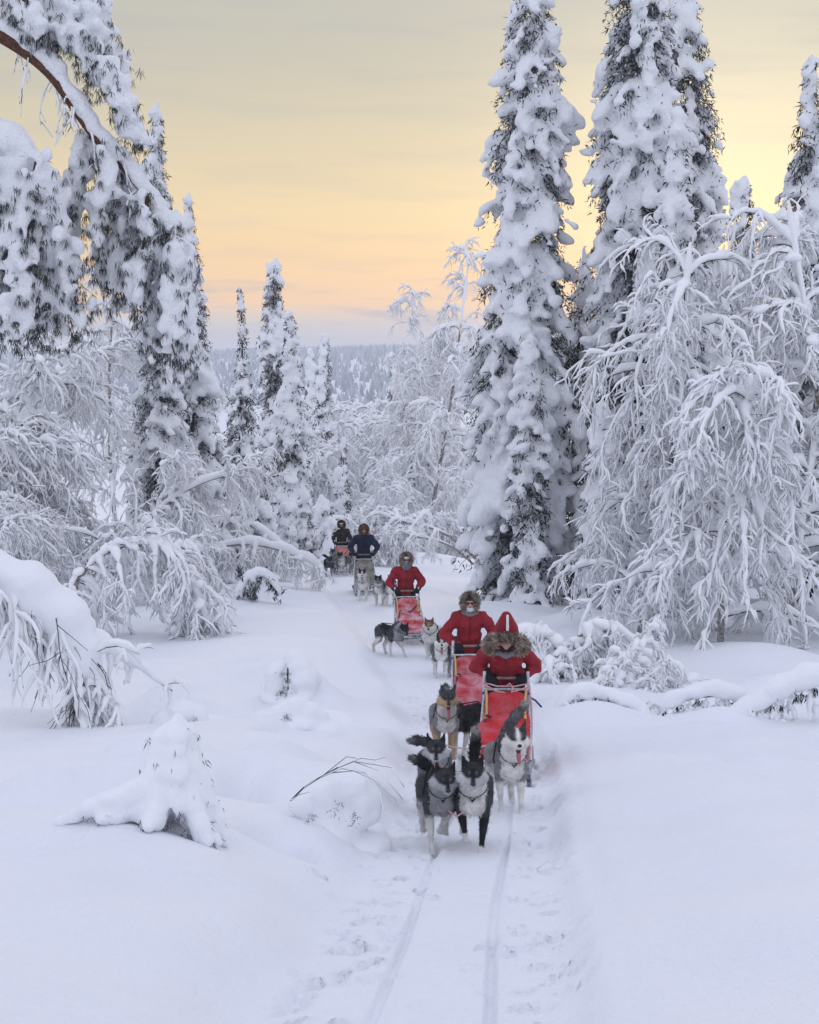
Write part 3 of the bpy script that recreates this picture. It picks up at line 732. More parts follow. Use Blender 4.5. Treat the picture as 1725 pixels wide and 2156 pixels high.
for pts, dy in [([(130, -70), (178, 0), (208, 60), (228, 130), (252, 200), (290, 240), (322, 278)], .3), ([(175, -40), (215, 40), (240, 110), (255, 160)], .5), ([(205, 60), (195, 110), (200, 165)], .0), ([(228, 130), (262, 190), (300, 262), (330, 300)], -.2),
                ([(60, -60), (100, 10), (118, 60), (130, 95)], .2), ([(110, -40), (150, 20), (158, 70), (162, 105)], 0), ([(20, -40), (35, 10), (40, 50)], .1), ([(60, 0), (80, 50), (88, 75)], -.2)]:
    foliage(pts, F1, 75, .12, dy, sk=.2)
for pts, dy, nd in [([(230, 285), (205, 330), (190, 400), (182, 455)], .2, 46), ([(262, 318), (255, 390), (240, 450), (236, 520)], -.2, 60), ([(290, 345), (300, 440), (290, 520), (282, 600)], .25, 80), ([(345, 415), (340, 500), (330, 580), (318, 660)], -.25, 80),
                ([(380, 475), (372, 560), (362, 640), (352, 720)], .2, 80), ([(410, 545), (412, 620), (418, 690), (424, 760)], 0, 70), ([(300, 352), (330, 440), (352, 520), (372, 620)], .4, 70), ([(345, 412), (392, 470), (420, 530), (434, 590)], .1, 60),
                ([(250, 300), (285, 380), (268, 470), (255, 560), (262, 610)], .45, 80), ([(390, 490), (395, 580), (398, 670), (402, 760)], -.3, 80), ([(330, 392), (318, 480), (300, 560), (296, 650)], .5, 70), ([(365, 440), (385, 560), (384, 650), (380, 740)], .35, 70)]:
    foliage(pts, [.08, .10, .095, .075], int(nd*1.3), .12, dy, rb=(.035, .01), side=2, sk=.22)
# the lower limb and its hanging mass of needles
q3 = pine.path([(-90, 220, Yp-.6), (-20, 252, Yp-.6), (40, 300, Yp-.6), (90, 335, Yp-.6), (135, 385, Yp-.5), (165, 450, Yp-.4)], 30); v, t = tubes(q3[None], np.linspace(.08, .025, 30)[None], 8); pine.bark.add(v, t)
pine.limb(None, None, [.17, .20, .20, .15, .12], world=q3, lift=.8)
for pts, dy, nd in [([(60, 315), (40, 400), (30, 500), (22, 620)], -.6, 110), ([(108, 345), (100, 430), (92, 540), (78, 640), (70, 700)], -.8, 120), ([(140, 392), (150, 470), (166, 560), (184, 640), (190, 690)], -.4, 110), ([(20, 300), (8, 420), (0, 540), (-12, 660)], -.3, 110),
                ([(112, 355), (130, 430), (126, 520), (130, 610), (136, 690)], -.2, 120), ([(85, 335), (70, 430), (60, 530), (48, 640), (44, 700)], 0., 120), ([(0, 290), (-20, 400), (-30, 520), (-34, 660)], -.5, 70), ([(40, 310), (60, 420), (98, 500), (112, 600), (108, 690)], .3, 110), ([(10, 300), (20, 420), (10, 560), (14, 690)], .4, 110), ([(140, 395), (172, 480), (180, 560), (170, 650)], .2, 90)]:
    foliage(pts, [.09, .115, .11, .10, .08], int(nd*1.4), .17, dy, rb=(.035, .01), side=2, nl=.13, sk=.18)
pine.twigs(tk[26:46], 16, .75, .018, 2.6, 3, .011)
pine.twigs(tk[46:60], 14, .6, .016, 2.2, 3, .010)
pine.done('pine_tree', 'bent snow-laden pine arching over from the left edge with reddish bark', 'pine tree', .05, M_PINEBARK, barkname='trunk')

# thick snow-covered bough sagging to the ground at the left
Yb = 23.0
_rb = gpt(-60, 1540); b = Laden((W(-40, 1200, Yb)[0], Yb, gz(W(-40, 1200, Yb)[0], Yb)), 62)
q = b.limb([(-130, 1185, Yb), (-40, 1200, Yb), (25, 1222, Yb), (85, 1255, Yb), (132, 1295, Yb), (160, 1340, Yb), (172, 1385, Yb), (174, 1412, Yb)], (.05, .02), [.25, .26, .27, .27, .26, .25, .24, .20], 30, lift=.1, flat=1.1)
b.twigs(q, 44, 1.35, .034, 2.0, 5, .011, d0=(.25, -.3, -.6)); b.twigs(q, 34, 1.25, 0, 2.0, 3, .009, d0=(.2, -.45, -.7))
b.twigs(q, 34, .9, .055, 2.2, 3, .010, d0=(.2, 0, -.6), t0=.2)
q2 = b.limb([(165, 1385, Yb-.1), (210, 1440, Yb-.1), (240, 1490, Yb-.1), (258, 1528, Yb-.1)], (.02, .008), [.07, .06, .05, .04], 16); b.twigs(q2, 16, .45, .035, 2.2, 2, .008)
q2 = b.limb([(195, 1345, Yb+.3), (250, 1385, Yb+.3), (300, 1408, Yb+.3), (338, 1440, Yb+.3), (364, 1455, Yb+.3)], (.02, .006), [.12, .11, .08, .06, .035], 20); b.twigs(q2, 12, .4, .04, 2.4, 1, .008)
b.done('snow_laden_bough', 'thick snow-covered bough sagging to the ground with dark hanging twigs', 'bough', .045, M_TWIG)

# birch arch over the snow on the left, and lower arches behind it
def arch(px, seed, label, Y, n1=34, l1=1.5, rs=.036, r0=.10, tr=.035, n2=6, n3=4, l2=.65, l3=.36):
    b0 = W(px[0][0], 1200, Y); b0[2] = gz(b0[0], b0[1])
    tp = [W(x, y, Y+dy)-b0 for x, y, dy in px]
    parts = birch_parts('arch%d' % seed, seed, trunk_pts=tp, n1=n1, n2=n2, n3=n3, l1=l1, l2=l2, l3=l3, rs=rs, r0=r0, droop=3.2, t1=.12, tr=tr, up=-.15)
    return place_birch(parts, b0, label, group='birches bent into arches')
arch([(148, 1262, 0), (160, 1225, 0), (185, 1185, 0), (235, 1152, 0), (300, 1135, 0), (352, 1150, 0), (395, 1195, 0), (425, 1265, 0), (440, 1320, 0)], 63, 'young birch bent into a low arch with long hanging twigs', 36, n1=46, l1=1.55)
arch([(300, 1215, 0), (335, 1165, 0), (380, 1148, 0), (425, 1165, 0), (452, 1205, 0), (458, 1245, 0)], 64, 'smaller bent birch just behind the low arch', 38.5, n1=26, l1=.7, l2=.5)
arch([(392, 1190, 0), (430, 1160, 0), (500, 1142, 0), (570, 1150, 0), (630, 1172, 0), (680, 1198, 0)], 65, 'long bent birch lying low over the drifts', 49, n1=30, l1=.6, l2=.5, r0=.13)
arch([(390, 1165, 0), (440, 1110, 0), (500, 1095, 0), (560, 1120, 0), (600, 1165, 0)], 66, 'bent birch arching in front of the young spruces', 52, n1=32, l1=1.1)
arch([(560, 1185, 0), (620, 1125, 0), (690, 1095, 0), (730, 1092, 0)], 67, 'thin birch leaning towards the last musher', 67, n1=18, l1=.8, r0=.08)
arch([(610, 1190, 0), (650, 1150, 0), (690, 1118, 0), (712, 1108, 0)], 68, 'second thin birch leaning towards the last musher', 68, n1=14, l1=.7, r0=.08)
arch([(790, 1160, 0), (805, 1125, 0), (830, 1130, 0), (850, 1160, 0)], 69, 'small bent birch behind the musher in navy blue', 63, n1=22, l1=.7)

def shrub(name, label, px, py, seed, build, vox=.03, Y=None, cat='shrub', group=None, bark=None, skirt=0., sink=0.):
    p = gpt(px, py, Y); s = Laden(p, seed); build(s, float(p[1]))
    if skirt:
        for k in range(7):
            a_ = k/7*6.28; c = np.array([skirt*.75*math.cos(a_), .25+.3*math.sin(a_), 0]); c[2] = gz(p[0]+c[0], p[1]+c[1])-p[2]-.02
            s.C.append(c); s.A.append(np.array([1., 0, 0])); s.S.append((skirt*.75, .34, .13))
    s.o[2] -= sink
    return s.done(name, label, cat, vox, bark, group, barkname='stem')
# young spruces bent or buried under snow, left of the trail
def f_(s, Y):
    top = W(374, 1530, Y)-s.o; H = top[2]; r_ = s.rng
    ax_ = lambda z: np.array([top[0]*(z/H)**.8, 0, z])
    s.limb(None, (.022, .006), [.05, .055, .07, .06], world=np.array([ax_(z) for z in np.linspace(0, H, 10)]), lift=.1)
    for z, Lm, nb in ((.86, .17, 5), (.66, .30, 6), (.45, .42, 6), (.25, .48, 6)):
        for k in range(nb):
            a = k/nb*6.28+r_.uniform(-.3, .3)+z*3; l = Lm*r_.uniform(.75, 1.1); ts = np.linspace(0, 1, 10)
            o = ax_(z*H); path = o+np.stack([l*ts*math.cos(a), l*ts*math.sin(a), .05*np.sin(ts*3)-l*1.15*ts**1.5], 1)
            gl = gz(s.o[0]+path[-1, 0], s.o[1]+path[-1, 1])-s.o[2]; path[:, 2] = np.maximum(path[:, 2], gl+.02)
            s.limb(None, (.010, .004), [.06, .084, .082, .066, .036], world=path, lift=.45, flat=.9); s.needles(path[3:], 9, .06, .03, 1.0, .0035, 14)
    q = s.limb([(340, 1650, Y-.1), (285, 1678, Y-.2), (225, 1698, Y-.25), (165, 1718, Y-.25), (120, 1738, Y-.2)], (.014, .006), [.07, .085, .08, .065, .035], 16, lift=.3); s.needles(q[6:12], 8, .06, .03, 1.0, .0035, 14)
shrub('young_spruce', 'small spruce smothered in thick smooth snow beside a long drift', 330, 1738, 71, f_, .021, cat='spruce tree')
def f_(s, Y):
    s.lump(628, 1395, Y, .20, 1.0); s.lump(632, 1425, Y, .24, 1.0); s.lump(618, 1380, Y, .15); s.lump(640, 1440, Y, .20); s.lump(583, 1415, Y, .19); s.lump(580, 1440, Y, .18); s.lump(618, 1450, Y+.1, .2)
    c = np.array([W(607, y, Y-.17)-s.o for y in (1400, 1420, 1440, 1455)]); s.limb(None, (.02, .01), [.02, .02], world=c); s.needles(c, 34, .06, .045, .5, .004, 16)
    c = np.array([W(x, 1455, Y-.15)-s.o for x in (590, 605, 618)]); s.needles(c, 14, .06, .03, .4, .004, 16)
shrub('young_spruce', 'stubby double-headed spruce wrapped in snow with a dark cleft', 608, 1460, 72, f_, .03, cat='spruce tree', skirt=.30, sink=.05)
def f_(s, Y):
    for x, y, r in [(590, 1492, .17), (620, 1485, .2), (650, 1490, .17), (672, 1500, .12), (610, 1500, .2)]: s.lump(x, y, Y, r, .9, 1.2)
    c = np.array([W(x, 1497, Y-.22)-s.o for x in (603, 608)]); s.needles(c, 5, .05, .02, .4, .004, 14)
shrub('buried_shrub', 'low shrub buried under a smooth snow mound beside the double-headed spruce', 630, 1510, 73, f_, .032, skirt=.50, sink=.08)
def f_(s, Y):
    for x, y, r in [(345, 1502, .15), (380, 1490, .19), (405, 1495, .17), (420, 1508, .13), (360, 1505, .17), (390, 1480, .13)]: s.lump(x, y, Y, r, .9, 1.2)
    c = np.array([W(x, 1512, Y-.18)-s.o for x in (388, 395, 403)]); s.needles(c, 12, .055, .03, .4, .004, 16)
shrub('buried_shrub', 'buried shrub with a dark sprig showing behind the smothered spruce', 378, 1520, 74, f_, .03, skirt=.42, sink=.08)
def f_(s, Y):
    for x, y, r in [(640, 1675, .12), (685, 1655, .13), (728, 1645, .17), (768, 1668, .15), (690, 1690, .13), (745, 1700, .14), (772, 1700, .12), (655, 1698, .10), (735, 1722, .13), (700, 1720, .13)]: s.lump(x, y, Y, r, .9, 1.1)
    m = np.array([W(x, y, Y-.22)-s.o for x, y in [(612, 1668), (640, 1640), (672, 1620), (712, 1598), (745, 1585)]]); v, q = tubes(m[None], np.linspace(.008, .005, 5)[None], 5); s.bark.add(v, q)
    for pts in [[(712, 1598), (760, 1578), (790, 1582), (812, 1576)], [(745, 1585), (790, 1592), (825, 1598), (852, 1640)], [(672, 1620), (720, 1600), (770, 1610), (800, 1650), (810, 1700)], [(640, 1640), (680, 1615), (730, 1575), (760, 1580)], [(745, 1585), (800, 1605), (848, 1665)], [(690, 1610), (745, 1605), (790, 1625), (835, 1668)], [(612, 1668), (630, 1655), (650, 1650)]]:
        w = np.array([W(x, y, Y-.22-s.rng.uniform(0, .15))-s.o for x, y in pts]); v, q = tubes(w[None], np.linspace(.004, .002, len(w))[None], 4); s.bark.add(v, q)
        v, q = coat(w[None], np.full((1, len(w)), .006), s.rng, 5, .5, .3); s.tws.add(v, q)
    for x, y in [(712, 1680), (655, 1700), (742, 1698)]:
        c = W(x, y, Y-.26)-s.o; s.needles(np.stack([c-.03, c+.03]), 3, .04, .02, .4, .003, 12)
shrub('buried_shrub', 'snow-heaped shrub with bare twigs reaching towards the lead dogs', 705, 1738, 75, f_, .028, bark=M_TWIG, skirt=.36, sink=.07)
def f_(s, Y):
    for pts, r in [([(502, 1262), (512, 1225), (538, 1208), (570, 1212), (588, 1248)], [.12, .13, .13, .12, .09]), ([(538, 1210), (532, 1235), (528, 1258)], [.1, .08, .06]), ([(515, 1222), (508, 1245), (505, 1262)], [.1, .08, .06])]:
        q = s.limb([(x, y, Y) for x, y in pts], (.02, .01), r, 16, lift=.5); s.needles(q, 40, .13, .09, 1.2, .012, 11)
shrub('young_spruce', 'little bent spruce with dark hanging needles left of the trail', 540, 1266, 76, f_, .04, cat='spruce tree')
# right of the trail: fallen boughs and a frosted bush
def bough(pts, seed, label, rs, dn, nb, Y):
    b0 = W(pts[0][0], 1200, Y); b0[2] = gz(b0[0], b0[1]); s = Laden(b0, seed)
    q = s.limb([(x, y, Y) for x, y in pts], (.03, .012), rs, 24, lift=.7); s.needles(q, dn, .10, .08, 1.3, .010, 11); s.twigs(q, nb, .5, .045, 2.6, 2, .009, d0=(0, -.2, -.8))
    return s.done('snow_laden_bough', label, 'bough', .035, M_TWIG)
bough([(1180, 1510), (1190, 1485), (1215, 1468), (1255, 1466), (1300, 1480), (1345, 1503), (1385, 1528)], 81, 'bowed bough with dark needles beside the first sled', [.09, .11, .12, .12, .12, .12, .09], 70, 16, 23.9)
bough([(1362, 1512), (1410, 1488), (1455, 1468), (1510, 1464), (1550, 1474), (1580, 1488)], 82, 'snow-laden bough lying between two others right of the trail', [.09, .11, .12, .13, .12, .10], 14, 20, 24.2)
bough([(1540, 1528), (1575, 1500), (1620, 1480), (1668, 1455), (1720, 1440), (1790, 1430)], 83, 'thickest fallen bough under a heavy roll of snow', [.12, .15, .17, .2, .2, .2], 50, 22, 23.6)
_bq = [(1215, 28.5, 91, 'frosted bush with a round white arch at its top', 1.15, 4), (1340, 27.8, 92, 'frosted bush with bare twigs beside the bowed bough', 1.0, 4), (1178, 29.5, 93, 'pale frosted bush close behind the front musher', .8, 3), (1395, 27.0, 94, 'low frosted bush at the end of the bowed bough', .6, 3)]
_bp = [birch_parts('bush%d' % k, 91+k, n0=4, H=1.1, lean=(0, 0), bend=2.0, n1=9, n2=7, n3=3, l1=.75, l2=.34, l3=.2, rs=.034, r0=.05, droop=2.2, t1=.2, tr=.015, up=.3) for k in range(2)]
for k, (x, Y, sd_, lab, H, n0) in enumerate(_bq):
    bir(_bp[k % 2], x, Y, lab, k*1.9, H/1.1, group='frosted bushes right of the trail', cat='bush', name='frosted_bush')
arch([(1205, 1408, 0), (1212, 1345, 0), (1240, 1318, 0), (1280, 1318, 0), (1325, 1345, 0), (1365, 1385, 0)], 95, 'sapling bowed into a snowy hoop behind the frosted bushes', 29.2, n1=24, l1=.6, l2=.35, l3=.2, r0=.075, rs=.034)
p = gpt(790, 1205, 58)
# ------------------------------------------------------------------ bodies grown from chains of round volumes
class Flesh:
    def __init__(s): s.C=[]; s.S=[]; s.A=[]; s.tag=[]; s.par=[]
    def ball(s, c, r, tag, par=0., sc=(1, 1, 1)):
        s.C.append(np.asarray(c, float)); s.S.append(np.asarray(sc, float)*r); s.tag.append(tag); s.par.append(par)
    def seg(s, p0, r0, p1, r1, tag, a=0., b=1., sc=(1, 1, 1), dens=.42):
        p0 = np.asarray(p0, float); p1 = np.asarray(p1, float)
        n = max(2, int(np.linalg.norm(p1-p0)/(dens*min(r0, r1)+1e-4))+1); n = min(n, 26)
        for t in np.linspace(0, 1, n): s.ball(p0*(1-t)+p1*t, r0*(1-t)+r1*t, tag, a+(b-a)*t, sc)
    def chain(s, pts, rs, tag, sc=(1, 1, 1), dens=.42):
        m = len(pts)-1
        for i in range(m): s.seg(pts[i], rs[i], pts[i+1], rs[i+1], tag, i/m, (i+1)/m, sc, dens)
    def raw(s):
        C = np.array(s.C); S = np.array(s.S)
        V = ICO2[0][None]*S[:, None, :]+C[:, None, :]
        F = ICO2[1][None]+np.arange(len(C))[:, None, None]*len(ICO2[0])
        return V.reshape(-1, 3), F.reshape(-1, 3)
    def mesh(s, name, vox, it=3, fac=.5):
        V, F = s.raw(); return remesh(name, V, F, vox, it, fac)
    def nearest(s, V):
        C = np.array(s.C); S = np.array(s.S)
        best = np.full(len(V), 1e9); idx = np.zeros(len(V), int)
        for i in range(len(C)):
            d = np.linalg.norm((V-C[i])/S[i], axis=1); m = d < best; best[m] = d[m]; idx[m] = i
        return np.array(s.tag)[idx], np.array(s.par)[idx]
def rot(yaw, pitch, roll=0.):
    return np.array(Matrix.Rotation(yaw, 3, 'Z') @ Matrix.Rotation(pitch, 3, 'X') @ Matrix.Rotation(roll, 3, 'Y'))
def ring(c, r, ax_x, ax_y, n=20, k=1.0):
    a = np.linspace(0, 2*np.pi*k, n); return np.asarray(c)+r*(np.cos(a)[:, None]*np.asarray(ax_x)+np.sin(a)[:, None]*np.asarray(ax_y))
def tube1(path, r, sides=6):
    path = np.asarray(path, float); R = np.broadcast_to(np.asarray(r, float), (len(path),))
    return tubes(path[None], R[None], sides)
def fur(me, C, n, rng, length, flow, lift=.45, wid=.004):
    """short tapered hairs over a skin; colour follows the coat"""
    V = mverts(me); Nn = mnormals(me)
    i = rng.randint(0, len(V), n); p = V[i]+rng.normal(0, .006, (n, 3)); nn = Nn[i]
    fl = np.asarray(flow, float)
    fl = np.broadcast_to(fl, (n, 3)) if fl.ndim == 1 else fl[i]
    fl = fl-(fl*nn).sum(1, keepdims=True)*nn
    d = nn*lift+fl*.8+rng.normal(0, .18, (n, 3)); d /= np.linalg.norm(d, axis=1, keepdims=True)
    ln = (length if np.ndim(length) == 0 else length[i])*rng.uniform(.6, 1.2, n)
    w = np.cross(d, rng.normal(size=(n, 3))); w /= np.linalg.norm(w, axis=1, keepdims=True)
    wd = wid*rng.uniform(.7, 1.4, n)
    T = np.stack([p-nn*.004-w*wd[:, None], p-nn*.004+w*wd[:, None], p+d*ln[:, None]], 1).reshape(-1, 3)
    col = np.repeat(C[i]*rng.uniform(.75, 1.2, (n, 1)), 3, 0)
    m = mesh_np('fur', T, None, np.arange(n*3).reshape(n, 3), False); set_color(m, np.clip(col, 0, .9)); return m

M_COAT = mat('dog_coat', (.5, .5, .5), .85, .15, attr=True)
M_EYE = mat('dark_eye', (.015, .012, .01), .15, .6)
M_NOSE = mat('dog_nose', (.012, .012, .013), .35, .5)
M_TONGUE = mat('tongue', (.42, .13, .14), .45, .4)
M_TOOTH = mat('mouth_inside', (.10, .025, .03), .5, .4)
M_HARN = mat('harness_webbing', (.02, .02, .025), .8, .2)
M_HARNR = mat('red_webbing', (.35, .05, .06), .8, .2)
M_ROPE = mat('pink_rope', (.52, .22, .26), .8, .2, noise=(60, (.75, .65, .68), .7))
M_ROPEG = mat('pale_rope', (.45, .55, .48), .8, .2)
BLK, GRY, LGR, WHT, TAN, BRN, DGR = [np.array(c) for c in ((.018,.018,.021), (.13,.13,.14), (.28,.28,.29), (.74,.72,.69), (.38,.27,.17), (.16,.08,.05), (.055,.055,.06))]
def dog(loc, rz, label, back=BLK, side=GRY, under=WHT, leg=WHT, mask=BLK, face=WHT, ear=BLK, tailc=None, brow=LGR, muz=BLK, blaze=None, sc=1., steps=((0,0),(0,0),(0,0),(0,0)),
        yaw=0., pitch=0., mouth=0., tail='up', tilt=0., seed=1, sock=None, hair=4200, chest=True, vox=.017, legtop=None, group='sled dogs pulling up the trail', harn=True):
    rng = np.random.RandomState(seed); f = Flesh()
    f.seg((0, -.13, .455), .128, (0, .10, .47), .122, 'body', 0, .5, (1, 1, 1.12))
    f.seg((0, .10, .475), .118, (0, .31, .495), .098, 'body', .5, .9, (1, 1, 1.05))
    f.seg((0, .31, .495), .105, (0, .37, .485), .10, 'body', .9, 1)
    f.seg((0, -.15, .47), .115, (0, -.20, .43), .10, 'chest', 0, 1)
    hc = np.array([.02*math.sin(yaw), -.385, .682+tilt]); Rm = rot(yaw, pitch)
    f.chain([(0, -.13, .52), (0, -.22, .585), hc+np.array([0, .05, -.03])], [.125, .115, .096], 'neck')
    H = lambda p: hc+Rm@np.asarray(p, float)
    f.ball(H((0, 0, .008)), .092, 'head', 0, (1.02, 1, .92))
    for s in (-1, 1):
        f.ball(H((s*.052, -.005, -.03)), .062, 'head'); f.ball(H((s*.034, -.060, .022)), .036, 'head')
        f.ball(H((s*.084, .02, -.045)), .046, 'head')
        e0, e1 = H((s*.056, .012, .060)), H((s*.078, .020, .150))
        f.seg(e0, .034, e1, .010, 'ear', 0, 1, (1, .75, 1))
    f.seg(H((0, -.06, -.022)), .060, H((0, -.122, -.034)), .040, 'muzzle', 0, 1)
    jo = .012+.05*mouth
    f.seg(H((0, -.045, -.05-jo*.3)), .038, H((0, -.108, -.058-jo)), .023, 'jaw', 0, 1)
    ft = []
    for k, (s, (dy, dz)) in enumerate(zip((-1, 1), [t_[:2] for t_ in steps[:2]])):
        sh, el, wr, pw = np.array([s*.085, -.12, .43]), np.array([s*.092, -.075+.3*dy, .30+.3*dz]), np.array([s*.080, -.10+.8*dy-.4*dz, .12+.85*dz]), np.array([s*.078, -.125+dy, .030+dz]); xo = steps[k][2] if len(steps[k]) > 2 else 0.; wr[0] += xo*.7; pw[0] += xo
        f.chain([sh, el, wr, pw], [.070, .043, .024, .025], 'fleg'); f.ball(pw+np.array([0, -.02, -.008]), .030, 'fleg', 1, (1.05, 1.2, .75)); ft.append(pw)
    for k, (s, (dy, dz)) in enumerate(zip((-1, 1), steps[2:])):
        hp, kn, hk, pw = np.array([s*.07, .33, .47]), np.array([s*.098, .25+.3*dy, .315+.3*dz]), np.array([s*.088, .415+.75*dy, .175+.6*dz]), np.array([s*.084, .365+dy, .030+dz])
        f.chain([hp, kn, hk, pw], [.098, .066, .034, .028], 'hleg'); f.ball(pw+np.array([0, -.022, -.006]), .030, 'hleg', 1, (1.05, 1.3, .8)); ft.append(pw)
    tb = np.array([0, .41, .55])
    tails = {'up': [(0, .0, 0), (0, .06, .10), (.01, .05, .22), (.02, -.02, .33)], 'right': [(0, 0, 0), (.07, .05, .10), (.15, .05, .22), (.24, .04, .33)],
             'left': [(0, 0, 0), (-.08, .02, .05), (-.16, .02, .07), (-.23, .0, .07)], 'down': [(0, 0, 0), (0, .08, -.06), (0, .1, -.17), (0, .09, -.28)],
             'curl': [(0, 0, 0), (0, .05, .1), (.03, .0, .17), (.06, -.08, .14)], 'leftup': [(0, 0, 0), (-.06, .04, .06), (-.12, .04, .10), (-.18, .02, .12)]}[tail]
    f.chain([tb+np.array(t) for t in tails], [.032, .044, .048, .026], 'tail')
    me = f.mesh('dog_body', vox/sc**.5, 2)
    V = mverts(me); tg, pa = f.nearest(V)
    nz = vnoise(V*26, seed, 3)*.5+vnoise(V*70, seed+1, 2)*.3
    C = np.zeros((len(V), 3)); tailc = back if tailc is None else tailc; lt = side if legtop is None else legtop
    def mixc(a, b, w): w = np.clip(w, 0, 1)[:, None]; return a*(1-w)+b*w
    hgt = V[:, 2]
    is_ = lambda t: tg == t
    bodyc = mixc(back[None], side[None], (.545-hgt+.02*nz)/.07); bodyc = bodyc*(1-np.clip((.425-hgt+.025*nz)/.04, 0, 1))[:, None]+under*np.clip((.425-hgt+.025*nz)/.04, 0, 1)[:, None]
    C[:] = bodyc
    m = is_('chest') | (is_('body') & (V[:, 1] < -.2))
    C[m] = (mixc(side[None], under[None], .5+(.50-hgt+.03*nz)/.05) if chest else mixc(side[None], under[None], .2+(.44-hgt+.03*nz)/.05))[m]
    m = is_('neck'); fr = (-.20-V[:, 1]+.4*(.60-hgt)+.03*nz)/.05
    C[m] = mixc(side[None]*.9, under[None] if chest else side[None], fr)[m]
    Hl = (V-hc)@Rm                                 # head-local
    hx, hy, hz = np.abs(Hl[:, 0]), Hl[:, 1], Hl[:, 2]
    m = is_('head') | is_('muzzle') | is_('jaw')
    fc = mixc(face[None], mask[None], .5+(hz+.018-.55*np.maximum(0, hx-.02)*1.2+.012*nz+.22*np.maximum(0, hy+.02))/.02)
    mzl = (is_('muzzle') | is_('jaw')) & (hz < .012); fc[mzl] = face
    bw = np.exp(-(((hx-.026)/.008)**2+((hz-.042)/.009)**2))*(hy < -.02)*.5
    fc = mixc(fc, brow[None], bw)
    mz = np.exp(-((hx/.017)**2))*(hz > -.035)*(hy < -.055)*(hz > -.075)*1.6
    fc = mixc(fc, muz[None], mz)
    ey = np.exp(-(((hx-.036)/.013)**2+((hz-.016)/.010)**2))*(hy < -.03)*1.4
    fc = mixc(fc, BLK[None], ey)
    if blaze is not None: fc = mixc(fc, blaze[None], np.exp(-(hx/.011)**2)*(hz > .015)*(hy < .05)*1.8)
    fc = mixc(fc, TOOTH_C[None], ((hy < -.05) & (hz < -.055) & (hz > -.085) & (hx < .022))*mouth*.9)
    C[m] = fc[m]
    m = is_('ear'); C[m] = mixc(ear[None], face[None]*.5, (-(Hl[:, 1]-.0)-.012)/.02*.6)[m]
    m = is_('fleg') | is_('hleg'); lc = mixc(lt[None], leg[None], (pa-.22+.08*nz)/.14)
    if sock is not None: lc = mixc(lc, sock[None], (pa-.74+.04*nz)/.05)
    C[m] = lc[m]
    m = is_('tail'); C[m] = mixc(tailc[None], tailc[None]*.6+under[None]*.4, (pa-.75+.1*nz)/.2)[m]
    C = np.clip(C*(1+.34*nz[:, None])+.02*np.clip(nz[:, None], 0, 1), .01, .8)
    set_color(me, C)
    t = thing('sled_dog', np.asarray(loc)-np.array([0, 0, .02]), label, 'dog', group, rz, sc*.95)
    b = link('body', me, M_COAT, t)
    ln = np.where(is_('tail'), .040, np.where(is_('neck') | is_('chest'), .028, np.where(is_('body'), .026, np.where(is_('head'), .012, .008))))
    tdir = np.array(tails[-1])/np.linalg.norm(tails[-1])
    fl = np.where(is_('tail')[:, None], tdir[None], np.array([0, 1., -.35])); fl = np.where((is_('fleg') | is_('hleg') | is_('chest'))[:, None], np.array([0, .2, -1.]), fl)
    if hair: link('fur', fur(me, C, int(hair*1.5), rng, ln, fl, .28, .0035), M_COAT, t)
    for s in (-1, 1):
        e = MB(); e.add(ICO2[0]*.0105+H((s*.038, -.088, .018)), None, ICO2[1]); link('eye', e.mesh('eye'), M_EYE, t)
    e = MB(); e.add(ICO2[0]*np.array([.021, .015, .016])+H((0, -.161, -.018)), None, ICO2[1]); link('nose', e.mesh('nose'), M_NOSE, t)
    if mouth > .1:
        g = Flesh(); g.chain([H((0, -.06, -.06)), H((0, -.112, -.074-.6*jo)), H((.004, -.136, -.10-jo-.02*mouth))], [.016, .019, .014], 'tongue', (1.2, 1, .6))
        link('tongue', g.mesh('tongue', .007, 1), M_TONGUE, t)
        g = Flesh(); g.seg(H((0, -.06, -.052)), .022, H((0, -.12, -.066-.3*jo)), .017, 'm', sc=(1.25, 1, .8)); link('mouth', g.mesh('mouth', .008, 1), M_TOOTH, t)
    if harn:
        cm = MB(); c0 = np.array([0, -.235, .60]); v, q = tube1(ring(c0, .121, (1, 0, 0), (0, .55, .83), 22), .004, 6); cm.add(v, q); link('collar', cm.mesh('collar'), M_HARN, t)
        hm = MB()
        for s in (-1, 1):
            v, q = tube1([(0, -.285, .47), (s*.06, -.26, .53), (s*.115, -.17, .57), (s*.10, -.05, .615), (s*.06, .12, .615), (s*.02, .36, .605)], .008, 5); hm.add(v, q)
            v, q = tube1([(0, -.285, .47), (s*.02, -.272, .42), (s*.05, -.22, .36), (s*.11, -.05, .38), (s*.128, .06, .46), (s*.09, .12, .60)], .008, 5); hm.add(v, q)
        link('harness', hm.mesh('harness'), M_HARN, t)
    return t
TOOTH_C = np.array([.16, .04, .045])

# ------------------------------------------------------------------ people
M_SKIN = mat('skin', (.50, .29, .22), .5, .3)
M_CLOTH = mat('clothing', (.1, .1, .1), .85, .15, attr=True, bump=[(45, .004)])
M_RED = mat('red_parka', (.31, .021, .032), .75, .2, noise=(3.5, (.20, .016, .025), .8), bump=[(14, .012), (70, .003)])
M_BLUE = mat('navy_jacket', (.022, .033, .075), .75, .2, noise=(4, (.014, .02, .045), .8), bump=[(14, .012)])
M_BLACK = mat('black_jacket', (.018, .017, .02), .7, .25, noise=(4, (.03, .028, .03), .8), bump=[(14, .012)])
M_GLOVE = mat('black_glove', (.012, .013, .018), .7, .25, bump=[(40, .004)])
M_FUR = mat('hood_fur', (.3, .24, .2), .95, .05, attr=True)
M_LENS = mat('dark_lens', (.01, .008, .01), .08, .7)
M_MASK = mat('pale_mask', (.55, .6, .68), .8, .2)
